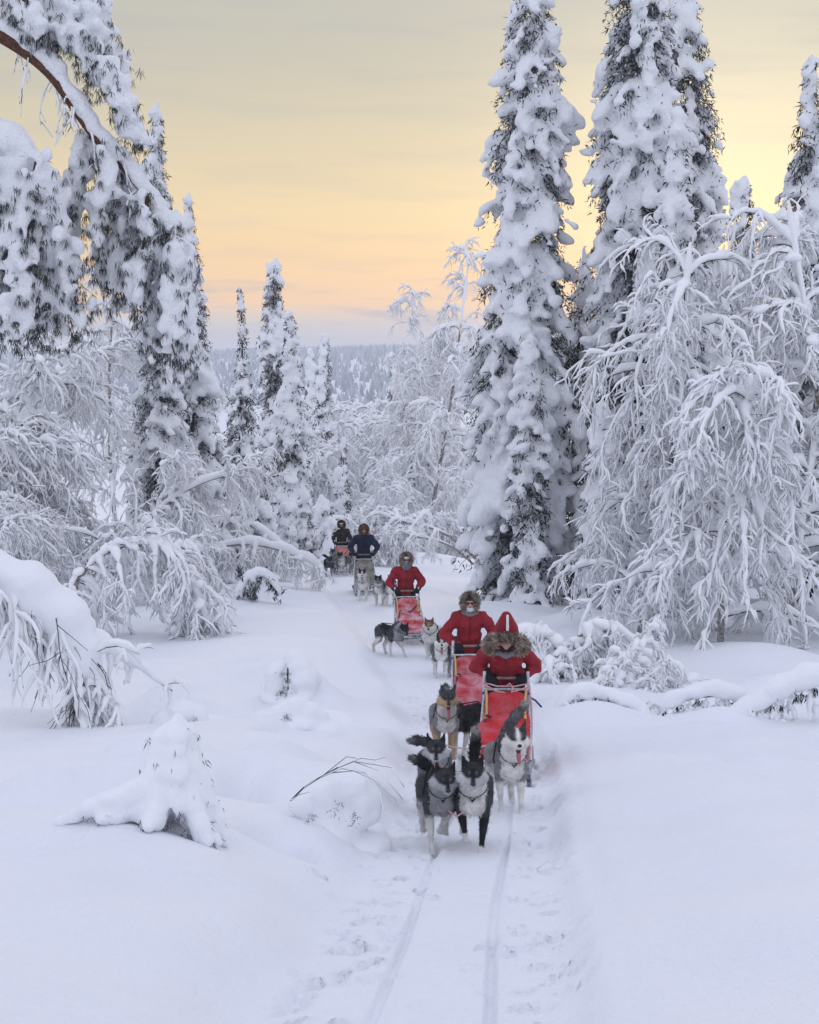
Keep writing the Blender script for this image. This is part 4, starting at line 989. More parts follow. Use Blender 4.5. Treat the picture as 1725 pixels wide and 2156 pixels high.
M_GAITER = mat('grey_gaiter', (.20, .23, .28), .85, .1, noise=(30, (.08, .09, .11), .9))
M_WHITE = mat('white_cloth', (.72, .72, .72), .7, .2)
M_ZIP = mat('zip', (.08, .03, .03), .6, .3)
M_LINING = mat('grey_lining', (.20, .20, .22), .85, .1)
M_REFL = mat('reflective_strip', (.75, .76, .78), .35, .5)
def furry_ring(path, rad, n, rng, cols, hl=.06, closed=True, center=None):
    path = np.asarray(path, float)
    f = Flesh()
    for i in range(len(path)): f.ball(path[i], rad, 'f')
    me = f.mesh('ruff', rad*.3, 2); V = mverts(me)
    C = np.array(cols)[rng.randint(0, len(cols), len(V))]; C = C*(1+.4*vnoise(V*60, 3, 2)[:, None])
    c = path.mean(0) if center is None else np.asarray(center)
    flow = V-c; flow /= np.linalg.norm(flow, axis=1, keepdims=True); flow = flow+np.array([0, -.5, 0])
    set_color(me, np.clip(C, .01, .7))
    return me, fur(me, np.clip(C, .01, .7), n, rng, hl, flow, .6, .005)
def person(loc, rz, label, jacket, sc=1., bent=0., trouser=(.012,.013,.018), seed=1, ruff=((.40,.31,.25),(.58,.51,.45),(.22,.16,.13)), hood=True, kit='shades', hoodmat=None, elbow=.34, headyaw=0., hands=.165, cat='person'):
    rng = np.random.RandomState(seed); t = thing('person', loc, label, cat, 'mushers on the sleds', rz, sc)
    ch = np.array([0, .42-.16*bent, 1.30-.09*bent]); nk = np.array([0, .39-.24*bent, 1.49-.12*bent]); hd = np.array([0, .355-.31*bent, 1.62-.17*bent])
    pel = np.array([0, .52, .97-.02*bent]); Rm = rot(headyaw, .62*bent); Hh = lambda p: hd+Rm@np.asarray(p, float)
    f = Flesh()
    for s in (-1, 1):
        f.chain([pel+np.array([s*.10, 0, -.03]), (s*.17, .38, .54), (s*.19, .50, .17), (s*.19, .49, .135)], [.115, .085, .065, .06], 'leg')
        f.seg((s*.19, .52, .125), .055, (s*.195, .33, .115), .048, 'boot', 0, 1, (1, 1, .8))
    f.chain([pel, ch, nk], [.115, .115, .06], 'torso', (1.1, .8, 1)); f.seg(nk, .055, Hh((0, 0, -.08)), .055, 'neck')
    f.ball(hd, .1, 'head', 0, (.78, .95, 1.12)); f.ball(Hh((0, -.03, -.075)), .058, 'head', 0, (1, 1, .9))
    f.seg(Hh((0, -.085, .01)), .012, Hh((0, -.108, -.028)), .018, 'head'); f.ball(Hh((0, -.088, -.06)), .022, 'head', 0, (1.3, .6, .5)); f.ball(Hh((0, -.08, -.10)), .026, 'head')
    for s in (-1, 1): f.ball(Hh((s*.08, 0, -.01)), .024, 'head', 0, (.5, 1, 1.3)); f.ball(Hh((s*.032, -.078, .012)), .02, 'head')
    for s in (-1, 1):
        f.chain([(s*.2, ch[1], ch[2]+.11), (s*elbow*.97, .43, 1.16-.06*bent), (s*hands, .255, 1.0)], [.065, .05, .035], 'arm')
    me = f.mesh('person_body', .022, 2); V = mverts(me); tg, pa = f.nearest(V)
    C = np.full((len(V), 3), .3); C[:] = trouser; C[(tg == 'head') | (tg == 'neck')] = (.50, .29, .22); C[tg == 'boot'] = (.03, .03, .035)
    mth_ = np.linalg.norm(V-Hh((0, -.10, -.06)), axis=1) < .022; C[mth_] = (.38, .14, .13)
    set_color(me, C); link('body', me, M_CLOTH, t)
    j = Flesh()
    j.chain([pel+np.array([0, -.01, -.17]), pel+np.array([0, 0, .02]), ch, ch+np.array([0, -.02-.05*bent, .13])], [.165, .160, .172, .12], 'coat', (1.14, .82, 1))
    for s in (-1, 1):
        sh = np.array([s*.195, ch[1]-.01, ch[2]+.10])
        j.seg(ch+np.array([0, 0, .1]), .115, sh, .088, 'coat')
        j.chain([sh, (s*elbow, .43, 1.15-.06*bent), (s*(hands+.03), .29, 1.02)], [.092, .080, .060], 'sleeve')
    j.seg(ch+np.array([0, 0, .1]), .13, nk, .105, 'coat')
    jm = j.mesh('jacket', .018, 2); V = mverts(jm); Nn = mnormals(jm)
    wr = .016*vnoise(V*np.array([14, 14, 26]), seed, 3)+.009*vnoise(V*50, seed+3, 2)-.008*np.exp(-(V[:, 0]/.012)**2)*(Nn[:, 1] < -.3)
    jm.vertices.foreach_set('co', (V+Nn*wr[:, None]).astype(np.float32).ravel()); jm.update()
    jo = link('jacket', jm, jacket, t)
    z = MB(); zp = []
    for zz in np.linspace(pel[2]-.1, ch[2]+.14, 14):
        sel = np.abs(V[:, 2]-zz) < .03; k = sel & (np.abs(V[:, 0]) < .03); y0 = V[k, 1].min() if k.any() else .3
        zp.append((0, y0-.004, zz))
    v, q = tube1(zp, .005, 4); z.add(v, q); link('zip', z.mesh('zip'), M_ZIP, jo)
    for s in (-1, 1):                                        # gloves closed round the bar
        g = Flesh(); hp = np.array([s*hands, .235, .985])
        g.seg(hp+np.array([s*.05, .07, .05]), .062, hp+np.array([s*.02, .02, .02]), .058, 'cuff'); g.ball(hp, .056, 'palm', 0, (1.1, 1, .9))
        for i in range(4):
            x = (i-1.5)*.028; k = hp+np.array([x, -.045, .01])
            g.chain([hp+np.array([x, -.01, .03]), k+np.array([0, -.01+.004*abs(i-1.5), .005]), k+np.array([0, .0, -.045])], [.019, .018, .016], 'finger', dens=.6)
        g.chain([hp+np.array([-s*.04, .0, .0]), hp+np.array([-s*.065, -.03, -.02]), hp+np.array([-s*.06, -.05, -.04])], [.022, .019, .016], 'thumb', dens=.6)
        link('glove', g.mesh('glove', .010, 1), M_GLOVE, t)
    hm = hoodmat or jacket
    if hood:
        hf = Flesh()
        if bent > .5:
            hf.chain([Hh((0, .10, -.05)), Hh((0, .08, .07)), Hh((0, .05, .22)), Hh((0, .035, .34))], [.16, .145, .10, .06], 'hood')
        else:
            hf.ball(Hh((0, .07, .02)), .125, 'hood', 0, (1, .9, 1.1)); hf.seg(Hh((0, .07, -.05)), .122, nk+np.array([0, .06, -.02]), .12, 'hood')
        ho = link('hood', hf.mesh('hood', .016, 2), hm, t)
        if bent > .5:
            s_ = MB(); pts = [Hh((.015, .0, .385)), Hh((.015, -.022, .34)), Hh((.015, -.040, .27)), Hh((.015, -.055, .21))]
            pts = np.array(pts); v = np.concatenate([pts+np.array([-.016, 0, 0]), pts+np.array([.016, 0, 0])])
            v = np.concatenate([v, v+np.array([0, .02, -.02])]); n = 4
            q = [(i, i+1, n+i+1, n+i) for i in range(3)]; s_.add(v, q); 
            g = Flesh(); g.chain(pts, [.017]*4, 's', (1.1, .6, .6)); link('strip', g.mesh('strip', .008, 1), M_REFL, ho)
    if kit != 'hat':
        if bent > .5: rp = np.array([Hh((.195*math.cos(a), -.05-.02*math.sin(a), -.02+.13*math.sin(a))) for a in np.linspace(-.75, math.pi+.75, 26)]); rr = .05
        else: rp = np.array([Hh((.104*math.cos(a), -.04, .010+.124*math.sin(a))) for a in np.linspace(-.95, math.pi+.95, 26)]); rr = .030
        rme, rf = furry_ring(rp, rr, 3600, rng, ruff, .06 if bent > .5 else .042)
        ro = link('hood_ruff', rme, M_FUR, t); link('ruff_fur', rf, M_FUR, ro)
    if kit in ('shades', 'headband', 'goggles'):
        cap = Flesh(); cap.ball(Hh((0, .008, .045)), .098, 'cap', 0, (.84, .98, .85)); link('beanie', cap.mesh('beanie', .012, 2), M_BLACK, t)
        e = Flesh()
        for s in (-1, 1): e.ball(Hh((s*.034, -.102, .008)), .027, 'lens', 0, (1.15, .35, .85))
        e.seg(Hh((-.075, -.06, .014)), .007, Hh((-.05, -.096, .012)), .007, 'arm'); e.seg(Hh((.075, -.06, .014)), .007, Hh((.05, -.096, .012)), .007, 'arm'); e.seg(Hh((-.02, -.104, .014)), .006, Hh((.02, -.104, .014)), .006, 'bridge')
        link('sunglasses', e.mesh('sunglasses', .006, 1), M_LENS, t)
    if kit == 'shades':
        g = Flesh(); g.ball(Hh((0, -.052, -.085)), .062, 'm', 0, (1, .85, .8)); link('face_mask', g.mesh('face_mask', .01, 2), M_MASK, t)
        g = Flesh(); g.chain([nk+np.array([s_*.10, -.085+abs(s_)*.03, -.01-.03*(1-abs(s_))]) for s_ in (-1, -.5, 0, .5, 1)], [.028, .03, .032, .03, .028], 'c'); link('collar', g.mesh('collar', .012, 2), M_LINING, t)
    if kit in ('headband',):
        hb = Flesh(); hb.ball(Hh((0, -.012, .055)), .096, 'b', 0, (.80, .98, .34)); link('headband', hb.mesh('headband', .01, 2), M_WHITE, t)
        g = Flesh(); g.ball(Hh((0, -.035, -.075)), .082, 'm', 0, (.95, .9, .75)); g.seg(Hh((0, -.01, -.11)), .085, nk+np.array([0, -.04, 0]), .10, 'm'); link('neck_gaiter', g.mesh('neck_gaiter', .012, 2), M_GAITER, t)
    if kit == 'goggles':
        hb = Flesh(); hb.ball(Hh((0, -.03, .05)), .095, 'b', 0, (.88, .90, .30)); link('headband', hb.mesh('headband', .01, 2), M_WHITE, t)
        g = Flesh(); g.ball(Hh((0, -.035, -.075)), .08, 'm', 0, (.9, .9, .7)); g.seg(Hh((0, -.01, -.11)), .07, nk+np.array([0, -.03, 0]), .08, 'm'); link('neck_gaiter', g.mesh('neck_gaiter', .012, 2), M_GLOVE, t)
        for k, (a, b) in enumerate((((-.29, .36, 1.37), (-.20, .28, 1.43)), ((-.37, .40, 1.24), (-.31, .33, 1.26)), ((-.20, .30, 1.47), (-.08, .27, 1.50)))):
            g = Flesh(); g.seg(a, .022, b, .022, 's'); link('white_stripe', g.mesh('white_stripe', .01, 1), M_WHITE, jo)
    if kit == 'hood_down':
        g = Flesh(); g.ball(Hh((0, -.05, -.04)), .075, 'm', 0, (.9, .7, 1)); link('balaclava', g.mesh('balaclava', .012, 2), M_GLOVE, t)
        g = Flesh(); g.chain([nk+np.array([s_*.12, -.10+abs(s_)*.04, -.05-.05*(1-abs(s_))]) for s_ in (-1, -.5, 0, .5, 1)], [.03, .035, .035, .035, .03], 'c'); link('collar', g.mesh('collar', .012, 2), M_LINING, t)
    if kit == 'hat':
        g = Flesh(); g.ball(Hh((0, .01, .06)), .112, 'h', 0, (.95, 1, .85))
        for s in (-1, 1): g.seg(Hh((s*.09, .0, .02)), .045, Hh((s*.095, -.01, -.10)), .035, 'h')
        me = g.mesh('fur_hat', .013, 2); V = mverts(me); C = np.array(ruff)[rng.randint(0, 3, len(V))]*1.0; set_color(me, C)
        ho = link('fur_hat', me, M_FUR, t); link('hat_fur', fur(me, C, 2600, rng, .04, (0, -.3, -.4), .7, .005), M_FUR, ho)
        g = Flesh(); g.ball(Hh((0, -.062, -.075)), .055, 'b', 0, (1, .8, .95)); me = g.mesh('beard', .01, 2); V = mverts(me); C = np.full((len(V), 3), (.20, .075, .045)); set_color(me, C)
        link('beard', me, M_FUR, t); e = Flesh()
        for s in (-1, 1): e.ball(Hh((s*.034, -.1, .008)), .02, 'lens', 0, (1.15, .4, .8))
        link('sunglasses', e.mesh('sunglasses', .006, 1), M_LENS, t)
        for s in (-1, 1):
            g = Flesh(); g.seg((s*.10-.05, .235, 1.36), .018, (s*.10+.05, .235, 1.36), .018, 'p'); 
            link('pocket_flap', g.mesh('pocket_flap', .009, 1), M_BLUE, jo)
    return t

# ------------------------------------------------------------------ dog sleds
M_METAL = mat('frosty_tube', (.42, .44, .48), .45, .4, noise=(25, (.75, .77, .80), .8), metal=.3)
M_RUNNER = mat('runner', (.05, .05, .06), .6, .3, noise=(12, (.6, .62, .66), .8))
M_BAGRED = mat('red_sled_bag', (.58, .022, .032), .6, .3, noise=(5.0, (.56, .15, .18), .65), bump=[(7, .07), (18, .03), (60, .006)])
M_BAGORA = mat('orange_sled_bag', (.46, .13, .11), .6, .3, noise=(5, (.6, .4, .38), .6), bump=[(10, .02)])
M_BAGOLV = mat('olive_blanket', (.19, .175, .145), .9, .1, noise=(6, (.34, .33, .31), .8), bump=[(22, .025)])
M_YEL = mat('yellow_strap', (.62, .36, .06), .75, .2, noise=(40, (.7, .6, .45), .6))
M_STRAP = mat('dark_strap', (.07, .03, .06), .8, .2)
M_BLUEP = mat('blue_plastic', (.02, .04, .28), .5, .3)
M_PAD = mat('drag_mat', (.05, .05, .06), .85, .1, noise=(8, (.5, .52, .56), .7))
def sled(loc, rz, label, bag=M_BAGRED, seed=1, sc=1., rope=False, kind='bag', fill=1.0):
    rng = np.random.RandomState(seed); t = thing('dog_sled', loc, label, 'dog sled', 'dog sleds on the trail', rz, sc)
    for s in (-1, 1):
        m = MB(); pts = [(s*.265, .85, .05), (s*.265, .3, .035), (s*.265, -.9, .035), (s*.265, -1.15, .05), (s*.262, -1.32, .11), (s*.25, -1.42, .22), (s*.24, -1.42, .30)]
        v, q = tube1(pts, .026, 8); m.add(v, q); link('runner', m.mesh('runner'), M_RUNNER, t)
        m = MB(); pts = [(s*.265, .05, .05), (s*.258, .11, .40), (s*.25, .19, .80), (s*.245, .225, 1.0), (s*.243, .235, 1.07)]
        v, q = tube1(pts, .019, 8); m.add(v, q); link('handle_post', m.mesh('handle_post'), M_METAL, t)
        m = MB(); v, q = tube1([(s*.265, -.55, .04), (s*.262, -.52, .33)], .016, 6); m.add(v, q); link('stanchion', m.mesh('stanchion'), M_METAL, t)
        m = MB(); v, q = tube1([(s*.265, -1.0, .04), (s*.262, -1.02, .33)], .016, 6); m.add(v, q); link('stanchion', m.mesh('stanchion'), M_METAL, t)
        m = MB(); v, q = tube1([(s*.255, .17, .74), (s*.27, -.1, .60), (s*.275, -.6, .43), (s*.275, -1.1, .345)], .014, 6); m.add(v, q); link('side_rail', m.mesh('side_rail'), M_METAL, t)
        m = MB(); bx = [(s*.265-.05, .30, .062), (s*.265+.05, .30, .062), (s*.265+.05, .80, .065), (s*.265-.05, .80, .065)]; bx = np.array(bx+[(x, y, z+.03) for x, y, z in bx])
        m.add(bx, [(0, 1, 2, 3)[::-1], (4, 5, 6, 7), (0, 1, 5, 4), (1, 2, 6, 5), (2, 3, 7, 6), (3, 0, 4, 7)]); link('footboard', m.mesh('footboard', False), M_PAD, t)
    m = MB(); v, q = tube1([(-.25, .235, .99), (-.12, .238, .992), (.12, .238, .992), (.25, .235, .99)], .018, 8); m.add(v, q); link('handlebar', m.mesh('handlebar'), M_STRAPW, t)
    m = MB(); v, q = tube1([(-.252, .19, .87), (0, .185, .875), (.252, .19, .87)], .016, 8); m.add(v, q); link('cross_bar', m.mesh('cross_bar'), M_METAL, t)
    a = np.linspace(0, np.pi, 18)
    m = MB(); v, q = tube1(np.stack([.295*np.cos(a), -1.05-.42*np.sin(a), .335-.02*np.sin(a)], 1), .026, 8); m.add(v, q); link('brush_bow', m.mesh('brush_bow'), M_RUNNER, t)
    m = MB()
    for x0, x1 in ((-.24, .12), (.24, -.12)): v, q = tube1([(x0, -1.05, .33), (x1, -1.40, .24), ((x0+x1)*.1, -1.42, .16)], .011, 5); m.add(v, q)
    link('bow_strut', m.mesh('bow_strut'), M_METAL, t)
    m = MB()
    for x in np.linspace(-.2, .2, 6): v, q = tube1([(x, .05, .29), (x, -.5, .29), (x, -1.08, .31)], .014, 6); m.add(v, q)
    for y in (.05, -.52, -1.02): v, q = tube1([(-.265, y, .275), (.265, y, .275)], .016, 6); m.add(v, q)
    link('basket', m.mesh('basket'), M_METAL, t)
    m = MB(); bx = [(-.19, .10, .075), (.19, .10, .075), (.19, .62, .05), (-.19, .62, .05)]; bx = np.array(bx+[(x, y, z+.02) for x, y, z in bx])
    m.add(bx, [(3, 2, 1, 0), (4, 5, 6, 7), (0, 1, 5, 4), (1, 2, 6, 5), (2, 3, 7, 6), (3, 0, 4, 7)]); link('drag_mat', m.mesh('drag_mat', False), M_PAD, t)
    # the bag: lofted sections with slack, creased cloth
    nu, nv = 44, 40
    ys = np.linspace(0, 1, nv); yy = .15-1.22*ys
    top = np.interp(ys, [0, .05, .10, .17, .26, .40, .55, .72, .88, 1], [.86, .85, .68, .53, .50+.04*fill, .53+.14*fill, .52+.12*fill, .46+.08*fill, .42, .34]); bot = np.interp(ys, [0, .12, 1], [.34, .27, .30])
    hw = np.interp(ys, [0, .2, .6, 1], [.232, .24, .262, .235])
    aa = np.linspace(0, 2*np.pi, nu, endpoint=False)
    ca, sa = np.cos(aa), np.sin(aa); e = .42
    X = np.sign(ca)*np.abs(ca)**e*hw[:, None]; Z = (top+bot)[:, None]/2+np.sign(sa)*np.abs(sa)**e*((top-bot)/2)[:, None]; Yv = np.broadcast_to(yy[:, None], X.shape).copy()
    V = np.stack([X, Yv, Z], -1); flat = V.reshape(-1, 3)
    cr = vnoise(flat*np.array([9, 7, 11]), seed, 2)*.045-np.abs(vnoise(flat*np.array([13, 9, 17]), seed+5, 2))*.085+.03
    cen = np.stack([0*flat[:, 0], flat[:, 1], np.repeat((top+bot)/2, nu)], 1); dn = flat-cen; dn /= np.linalg.norm(dn, axis=1, keepdims=True)+1e-6
    dn[:, 1] -= .5*(flat[:, 2] > .45); w = np.repeat(sstep(0, .12, ys)*sstep(1.0, .93, ys), nu)
    flat = flat+dn*(cr*w)[:, None]
    flat[:, 2] -= .05*np.repeat(np.exp(-((ys-.28)/.09)**2), nu)*np.exp(-(flat[:, 0]/.12)**2)*(flat[:, 2] > .5)
    idx = np.arange(nu*nv).reshape(nv, nu); Q = np.stack([idx[:-1], np.roll(idx[:-1], -1, 1), np.roll(idx[1:], -1, 1), idx[1:]], -1).reshape(-1, 4)
    m = MB(); m.add(flat, Q)
    for row, yv in ((0, yy[0]), (nv-1, yy[-1])):
        c = len(flat)+(0 if row == 0 else 1); cpt = np.array([[0, yv, (top+bot)[row]/2]]); base = idx[row]
        tri = [(base[k], base[(k+1) % nu], c) for k in range(nu)]; m.V.append(cpt); m.C.append(np.ones((1, 3))); m.n += 1; m.T.append(np.array(tri) if row else np.array(tri)[:, ::-1])
    bo = link('sled_bag', m.mesh('sled_bag'), bag, t)
    def topz(y): return float(np.interp((.15-y)/1.22, ys, top))
    if kind == 'bag':
        for s in (-1, 1):
            m = MB(); pts = [(s*.215, y, topz(y)+.022) for y in np.linspace(.12, -.50, 12)]
            pts[0] = (s*.225, .17, .87); v, q = tube1(pts, .014, 5); m.add(v, q); link('yellow_strap', m.mesh('yellow_strap'), M_YEL, bo)
            m = MB(); v, q = tube1([(s*.25, .2, .84), (s*.252, .19, .76), (s*.25, .18, .70)], .024, 6); m.add(v, q); link('blue_clip', m.mesh('blue_clip'), M_BLUEP, t)
        m = MB(); v, q = tube1([(.20, y, z) for y, z in ()] or [(.21, .06, topz(.06)-.03), (.07, -.03, topz(-.03)+.03), (-.08, -.20, topz(-.2)+.04), (-.21, -.45, topz(-.45)+.05), (-.265, -.62, .36)], .012, 5); m.add(v, q); link('dark_strap', m.mesh('dark_strap'), M_STRAP, bo)
    if rope:
        m = MB()
        v, q = tube1([(-.26, .2, .93), (-.13, .15, .865), (.02, .12, .835), (.10, .13, .86), (.25, .2, .90)], .011, 6); m.add(v, q)
        v, q = tube1([(-.26, .2, .95), (-.1, .17, .91), (.1, .17, .91), (.26, .2, .94)], .010, 6); m.add(v, q)
        v, q = tube1([(-.02, .14, .83), (.02, .12, .80), (.06, .12, .83), (.075, .13, .90), (.04, .14, .95), (.01, .14, .92)], .010, 6); m.add(v, q)
        v, q = tube1([(.26, .2, .92), (.285, .1, .7), (.29, 0, .5), (.285, .05, .3), (.3, .1, .12)], .011, 6); m.add(v, q)
        link('snub_rope', m.mesh('snub_rope'), M_ROPE, t)
        m = MB(); v, q = tube1([(.27, .21, .78), (.33, .24, .74), (.40, .26, .66)], .011, 6); m.add(v, q); link('blue_line', m.mesh('blue_line'), M_BLUEP, t)
    return t
M_STRAPW = mat('wooden_grip', (.18, .12, .10), .6, .3, noise=(20, (.35, .28, .26), .7))
def line_rope(name, pts, label, m=None, r=.008, cat='rope'):
    b = MB(); v, q = tube1(pts, r, 5); b.add(v, q); return tag(link(name, b.mesh(name), m or M_ROPE), label, cat)

# ------------------------------------------------------------------ the five teams
def TP(px, Y, u=None):
    p = W(px, 1400, Y); p[2] = gz(p[0], p[1]); return p
def head_to(p, q): return math.atan2(-(p[0]-q[0]), (p[1]-q[1]))*1.0       # local -Y faces q from p
slope = .11
# first team
s1 = TP(1066, 19.9); sled(s1, -.06, 'red-bagged dog sled driven by the musher with the bowed head', seed=1, rope=True, fill=1.0)
person(s1+np.array([.0, 0, -.0]), -.06, 'person in a dark red parka bowing their hooded head over the sled', M_RED, bent=1.0, seed=2, kit='hood_down', hands=.17, elbow=.34)
dog(TP(925, 14.55), .10, 'black and grey lead dog with pale speckled legs looking down', back=BLK, side=DGR, under=LGR, leg=WHT*.75, mask=DGR*.7, face=LGR*1.3, ear=BLK, muz=BLK, pitch=.30, tilt=.0, yaw=.08, tail='leftup', seed=11, hair=6500,
    steps=((-.08, 0), (.15, .12, -.07), (.10, .02), (-.12, .05)), sc=1.04, legtop=DGR, vox=.0145)
dog(TP(997, 14.45), -.05, 'black-faced lead dog with tall ears and one white front sock', back=BLK, side=DGR, under=WHT*.8, leg=BLK, mask=DGR*.6, face=LGR*1.7, ear=BLK, muz=BLK, pitch=.18, tilt=.03, yaw=.05, tail='up', seed=12, hair=6500,
    steps=((.10, .07, .02), (-.12, 0, -.01), (.0, .03), (.14, .08)), sc=1.08, sock=WHT, vox=.0145)
dog(TP(917, 16.4), .0, 'thick-furred grey dog running behind the two lead dogs', back=DGR, side=GRY, under=LGR, leg=LGR, mask=DGR*.7, face=LGR*1.5, ear=BLK, muz=BLK, pitch=.22, tilt=.03, mouth=.6, tail='left', seed=13, hair=6500, steps=((.05, .03), (-.05, 0), (0, 0), (.08, .05)), sc=1.06)
dog(TP(1072, 16.7), .12, 'grey and white dog with open mouth and a white blaze', back=GRY, side=LGR*.8, under=WHT, leg=WHT*.95, mask=DGR, face=WHT, ear=DGR, muz=WHT*.9, blaze=WHT, pitch=.10, tilt=.06, mouth=1., tail='right', seed=14, hair=7500,
    steps=((.04, .0), (-.10, .0), (.05, .05), (-.05, 0)), sc=1.12, tailc=GRY, vox=.0145)
# second team
s2 = TP(992, 25.2); sled(s2, .02, 'frosted red-bagged dog sled right behind the first one', seed=3, fill=1.15, bag=mat('frosted_red_bag', (.45, .035, .05), .65, .3, noise=(5.0, (.62, .30, .35), .85), bump=[(7, .07), (18, .03), (60, .006)]))
person(s2, .02, 'person in a red parka with fur hood, sunglasses and pale mask', M_RED, seed=4, kit='shades', hands=.16, elbow=.37, sc=.985)
dog(TP(938, 21.1), .05, 'grey dog with tan cheeks and hanging tongue beside the first sled', back=GRY, side=LGR*.7, under=WHT*.75, leg=TAN*1.1, mask=DGR, face=TAN*1.2, ear=DGR, muz=DGR, pitch=.12, mouth=1., tilt=.07, tail='curl', seed=21, steps=((.05, .02), (-.06, 0), (0, 0), (0, .03)), sc=1.12, hair=5000)
dog(TP(978, 21.3), -.55, 'black dog with white feet half hidden behind the front sled', back=BLK, side=BLK, under=DGR, leg=WHT*.8, mask=BLK, face=GRY, ear=BLK, pitch=.3, tilt=-.02, tail='down', seed=22, steps=((.05, 0), (-.05, 0), (.1, 0), (-.05, 0)), sc=1.05, legtop=BLK, hair=3500)
# third team
s3 = TP(859, 36.8); sled(s3, .10, 'snow-dusted red sled behind the turning black dog', seed=5, fill=.9, bag=mat('snowy_red_bag', (.5, .035, .045), .65, .3, noise=(5.5, (.70, .50, .55), .85), bump=[(7, .07), (18, .03), (60, .006)]))
person(s3, .10, 'person in a red parka with white headband and grey neck gaiter', M_RED, seed=6, kit='headband', hands=.2, elbow=.34)
dog(TP(826, 34.0), .62, 'black dog with white legs turning across the trail', back=BLK, side=DGR, under=LGR, leg=WHT*.85, mask=BLK, face=GRY, ear=BLK, pitch=.45, tilt=-.10, tail='down', seed=31, steps=((.05, 0), (-.18, .03), (.12, .0), (-.02, 0)), sc=1.06, hair=3000, vox=.019, yaw=-.1)
dog(TP(909, 33.6), -.12, 'cream dog with a brown face in the third team', back=WHT*.75, side=WHT*.75, under=WHT*.85, leg=WHT*.85, mask=BRN, face=WHT*.8, ear=BRN, muz=TAN*.7, pitch=.3, tail='down', seed=32, steps=((.05, .02), (-.05, 0), (0, 0), (.05, .02)), sc=1.12, hair=3000, vox=.019)
dog(TP(928, 30.9), .02, 'black and white panting dog leading the third team', back=BLK, side=GRY, under=WHT, leg=WHT*.9, mask=BLK, face=WHT, ear=BLK, muz=WHT*.6, pitch=.15, mouth=.9, tail='curl', seed=33, steps=((.05, .02), (-.06, 0), (0, 0), (.05, .02)), sc=1.10, hair=3000, vox=.019)
dog(TP(957, 31.0), .0, 'dark grey dog half hidden by the second sled', back=BLK, side=GRY, under=LGR, leg=LGR, mask=BLK, face=LGR, ear=BLK, pitch=.2, tail='down', seed=34, sc=1.08, hair=2500, vox=.02)
# fourth team
s4 = TP(768, 50.6); sled(s4, .06, 'dog sled covered with an olive grey blanket', bag=M_BAGOLV, seed=7, kind='blanket', fill=2.2, sc=1.05)
person(s4, .06, 'person in a navy blue jacket and fur hat driving a sled', M_BLUE, seed=8, kit='hat', hood=False, hands=.23, elbow=.37, sc=1.07, ruff=((.22, .13, .09), (.34, .24, .18), (.10, .06, .045)), trouser=(.014, .018, .035))
dog(TP(764, 48.0), .0, 'white dog with a black cap and open mouth in the fourth team', back=BLK, side=WHT*.7, under=WHT, leg=WHT, mask=BLK, face=WHT, ear=BLK, muz=WHT*.8, pitch=.05, mouth=.8, tilt=.05, tail='down', seed=41, sc=1.15, hair=2500, vox=.022, steps=((.03, 0), (-.03, 0), (0, 0), (0, 0)))
dog(TP(799, 46.6), -.05, 'grey and white dog with tall black ears in the fourth team', back=DGR, side=LGR, under=WHT, leg=WHT*.85, mask=BLK, face=LGR, ear=BLK, muz=GRY, pitch=.25, tail='down', seed=42, sc=1.15, hair=2500, vox=.022, steps=((.05, .02), (-.05, 0), (0, 0), (0, 0)))
dog(TP(823, 46.4), .05, 'dark-headed white dog beside the third musher', back=DGR, side=LGR, under=WHT, leg=WHT*.9, mask=BLK, face=GRY, ear=BLK, pitch=.35, tail='down', seed=43, sc=1.15, hair=2500, vox=.022, steps=((-.04, .0), (.05, 0), (0, 0), (0, 0)))
# fifth team
s5 = TP(721, 61.5); sled(s5, .05, 'last dog sled with an orange red bag', bag=M_BAGORA, seed=9, fill=.8)
person(s5, .05, 'person in a black jacket with white stripes on the last sled', M_BLACK, seed=10, kit='goggles', hands=.22, elbow=.30, ruff=((.16, .11, .09), (.26, .20, .17), (.08, .05, .04)), headyaw=-.25, sc=.98)
dog(TP(694, 58.2), .1, 'small black dog at the outer side of the last team', back=BLK, side=BLK, under=DGR, leg=LGR, mask=BLK, face=GRY, ear=BLK, pitch=.3, tilt=-.08, tail='leftup', seed=51, sc=1.08, hair=2000, vox=.025)
dog(TP(706, 59.6), -.1, 'grey dog behind the small black one in the last team', back=DGR, side=GRY, under=LGR, leg=LGR, mask=DGR, face=LGR, ear=DGR, pitch=.1, tilt=.08, tail='leftup', seed=52, sc=1.15, hair=2000, vox=.025)
dog(TP(722, 58.6), -.15, 'dark grey dog with a striped face in the last team', back=DGR, side=GRY*.8, under=WHT*.8, leg=WHT*.8, mask=BLK, face=LGR, ear=BLK, pitch=.25, tail='down', seed=53, sc=1.15, hair=2000, vox=.025)
dog(TP(736, 59.4), .2, 'grey dog next to the olive sled in the last team', back=DGR, side=GRY, under=LGR, leg=LGR, mask=BLK, face=LGR, ear=BLK, pitch=.15, tail='down', seed=54, sc=1.1, hair=2000, vox=.025)
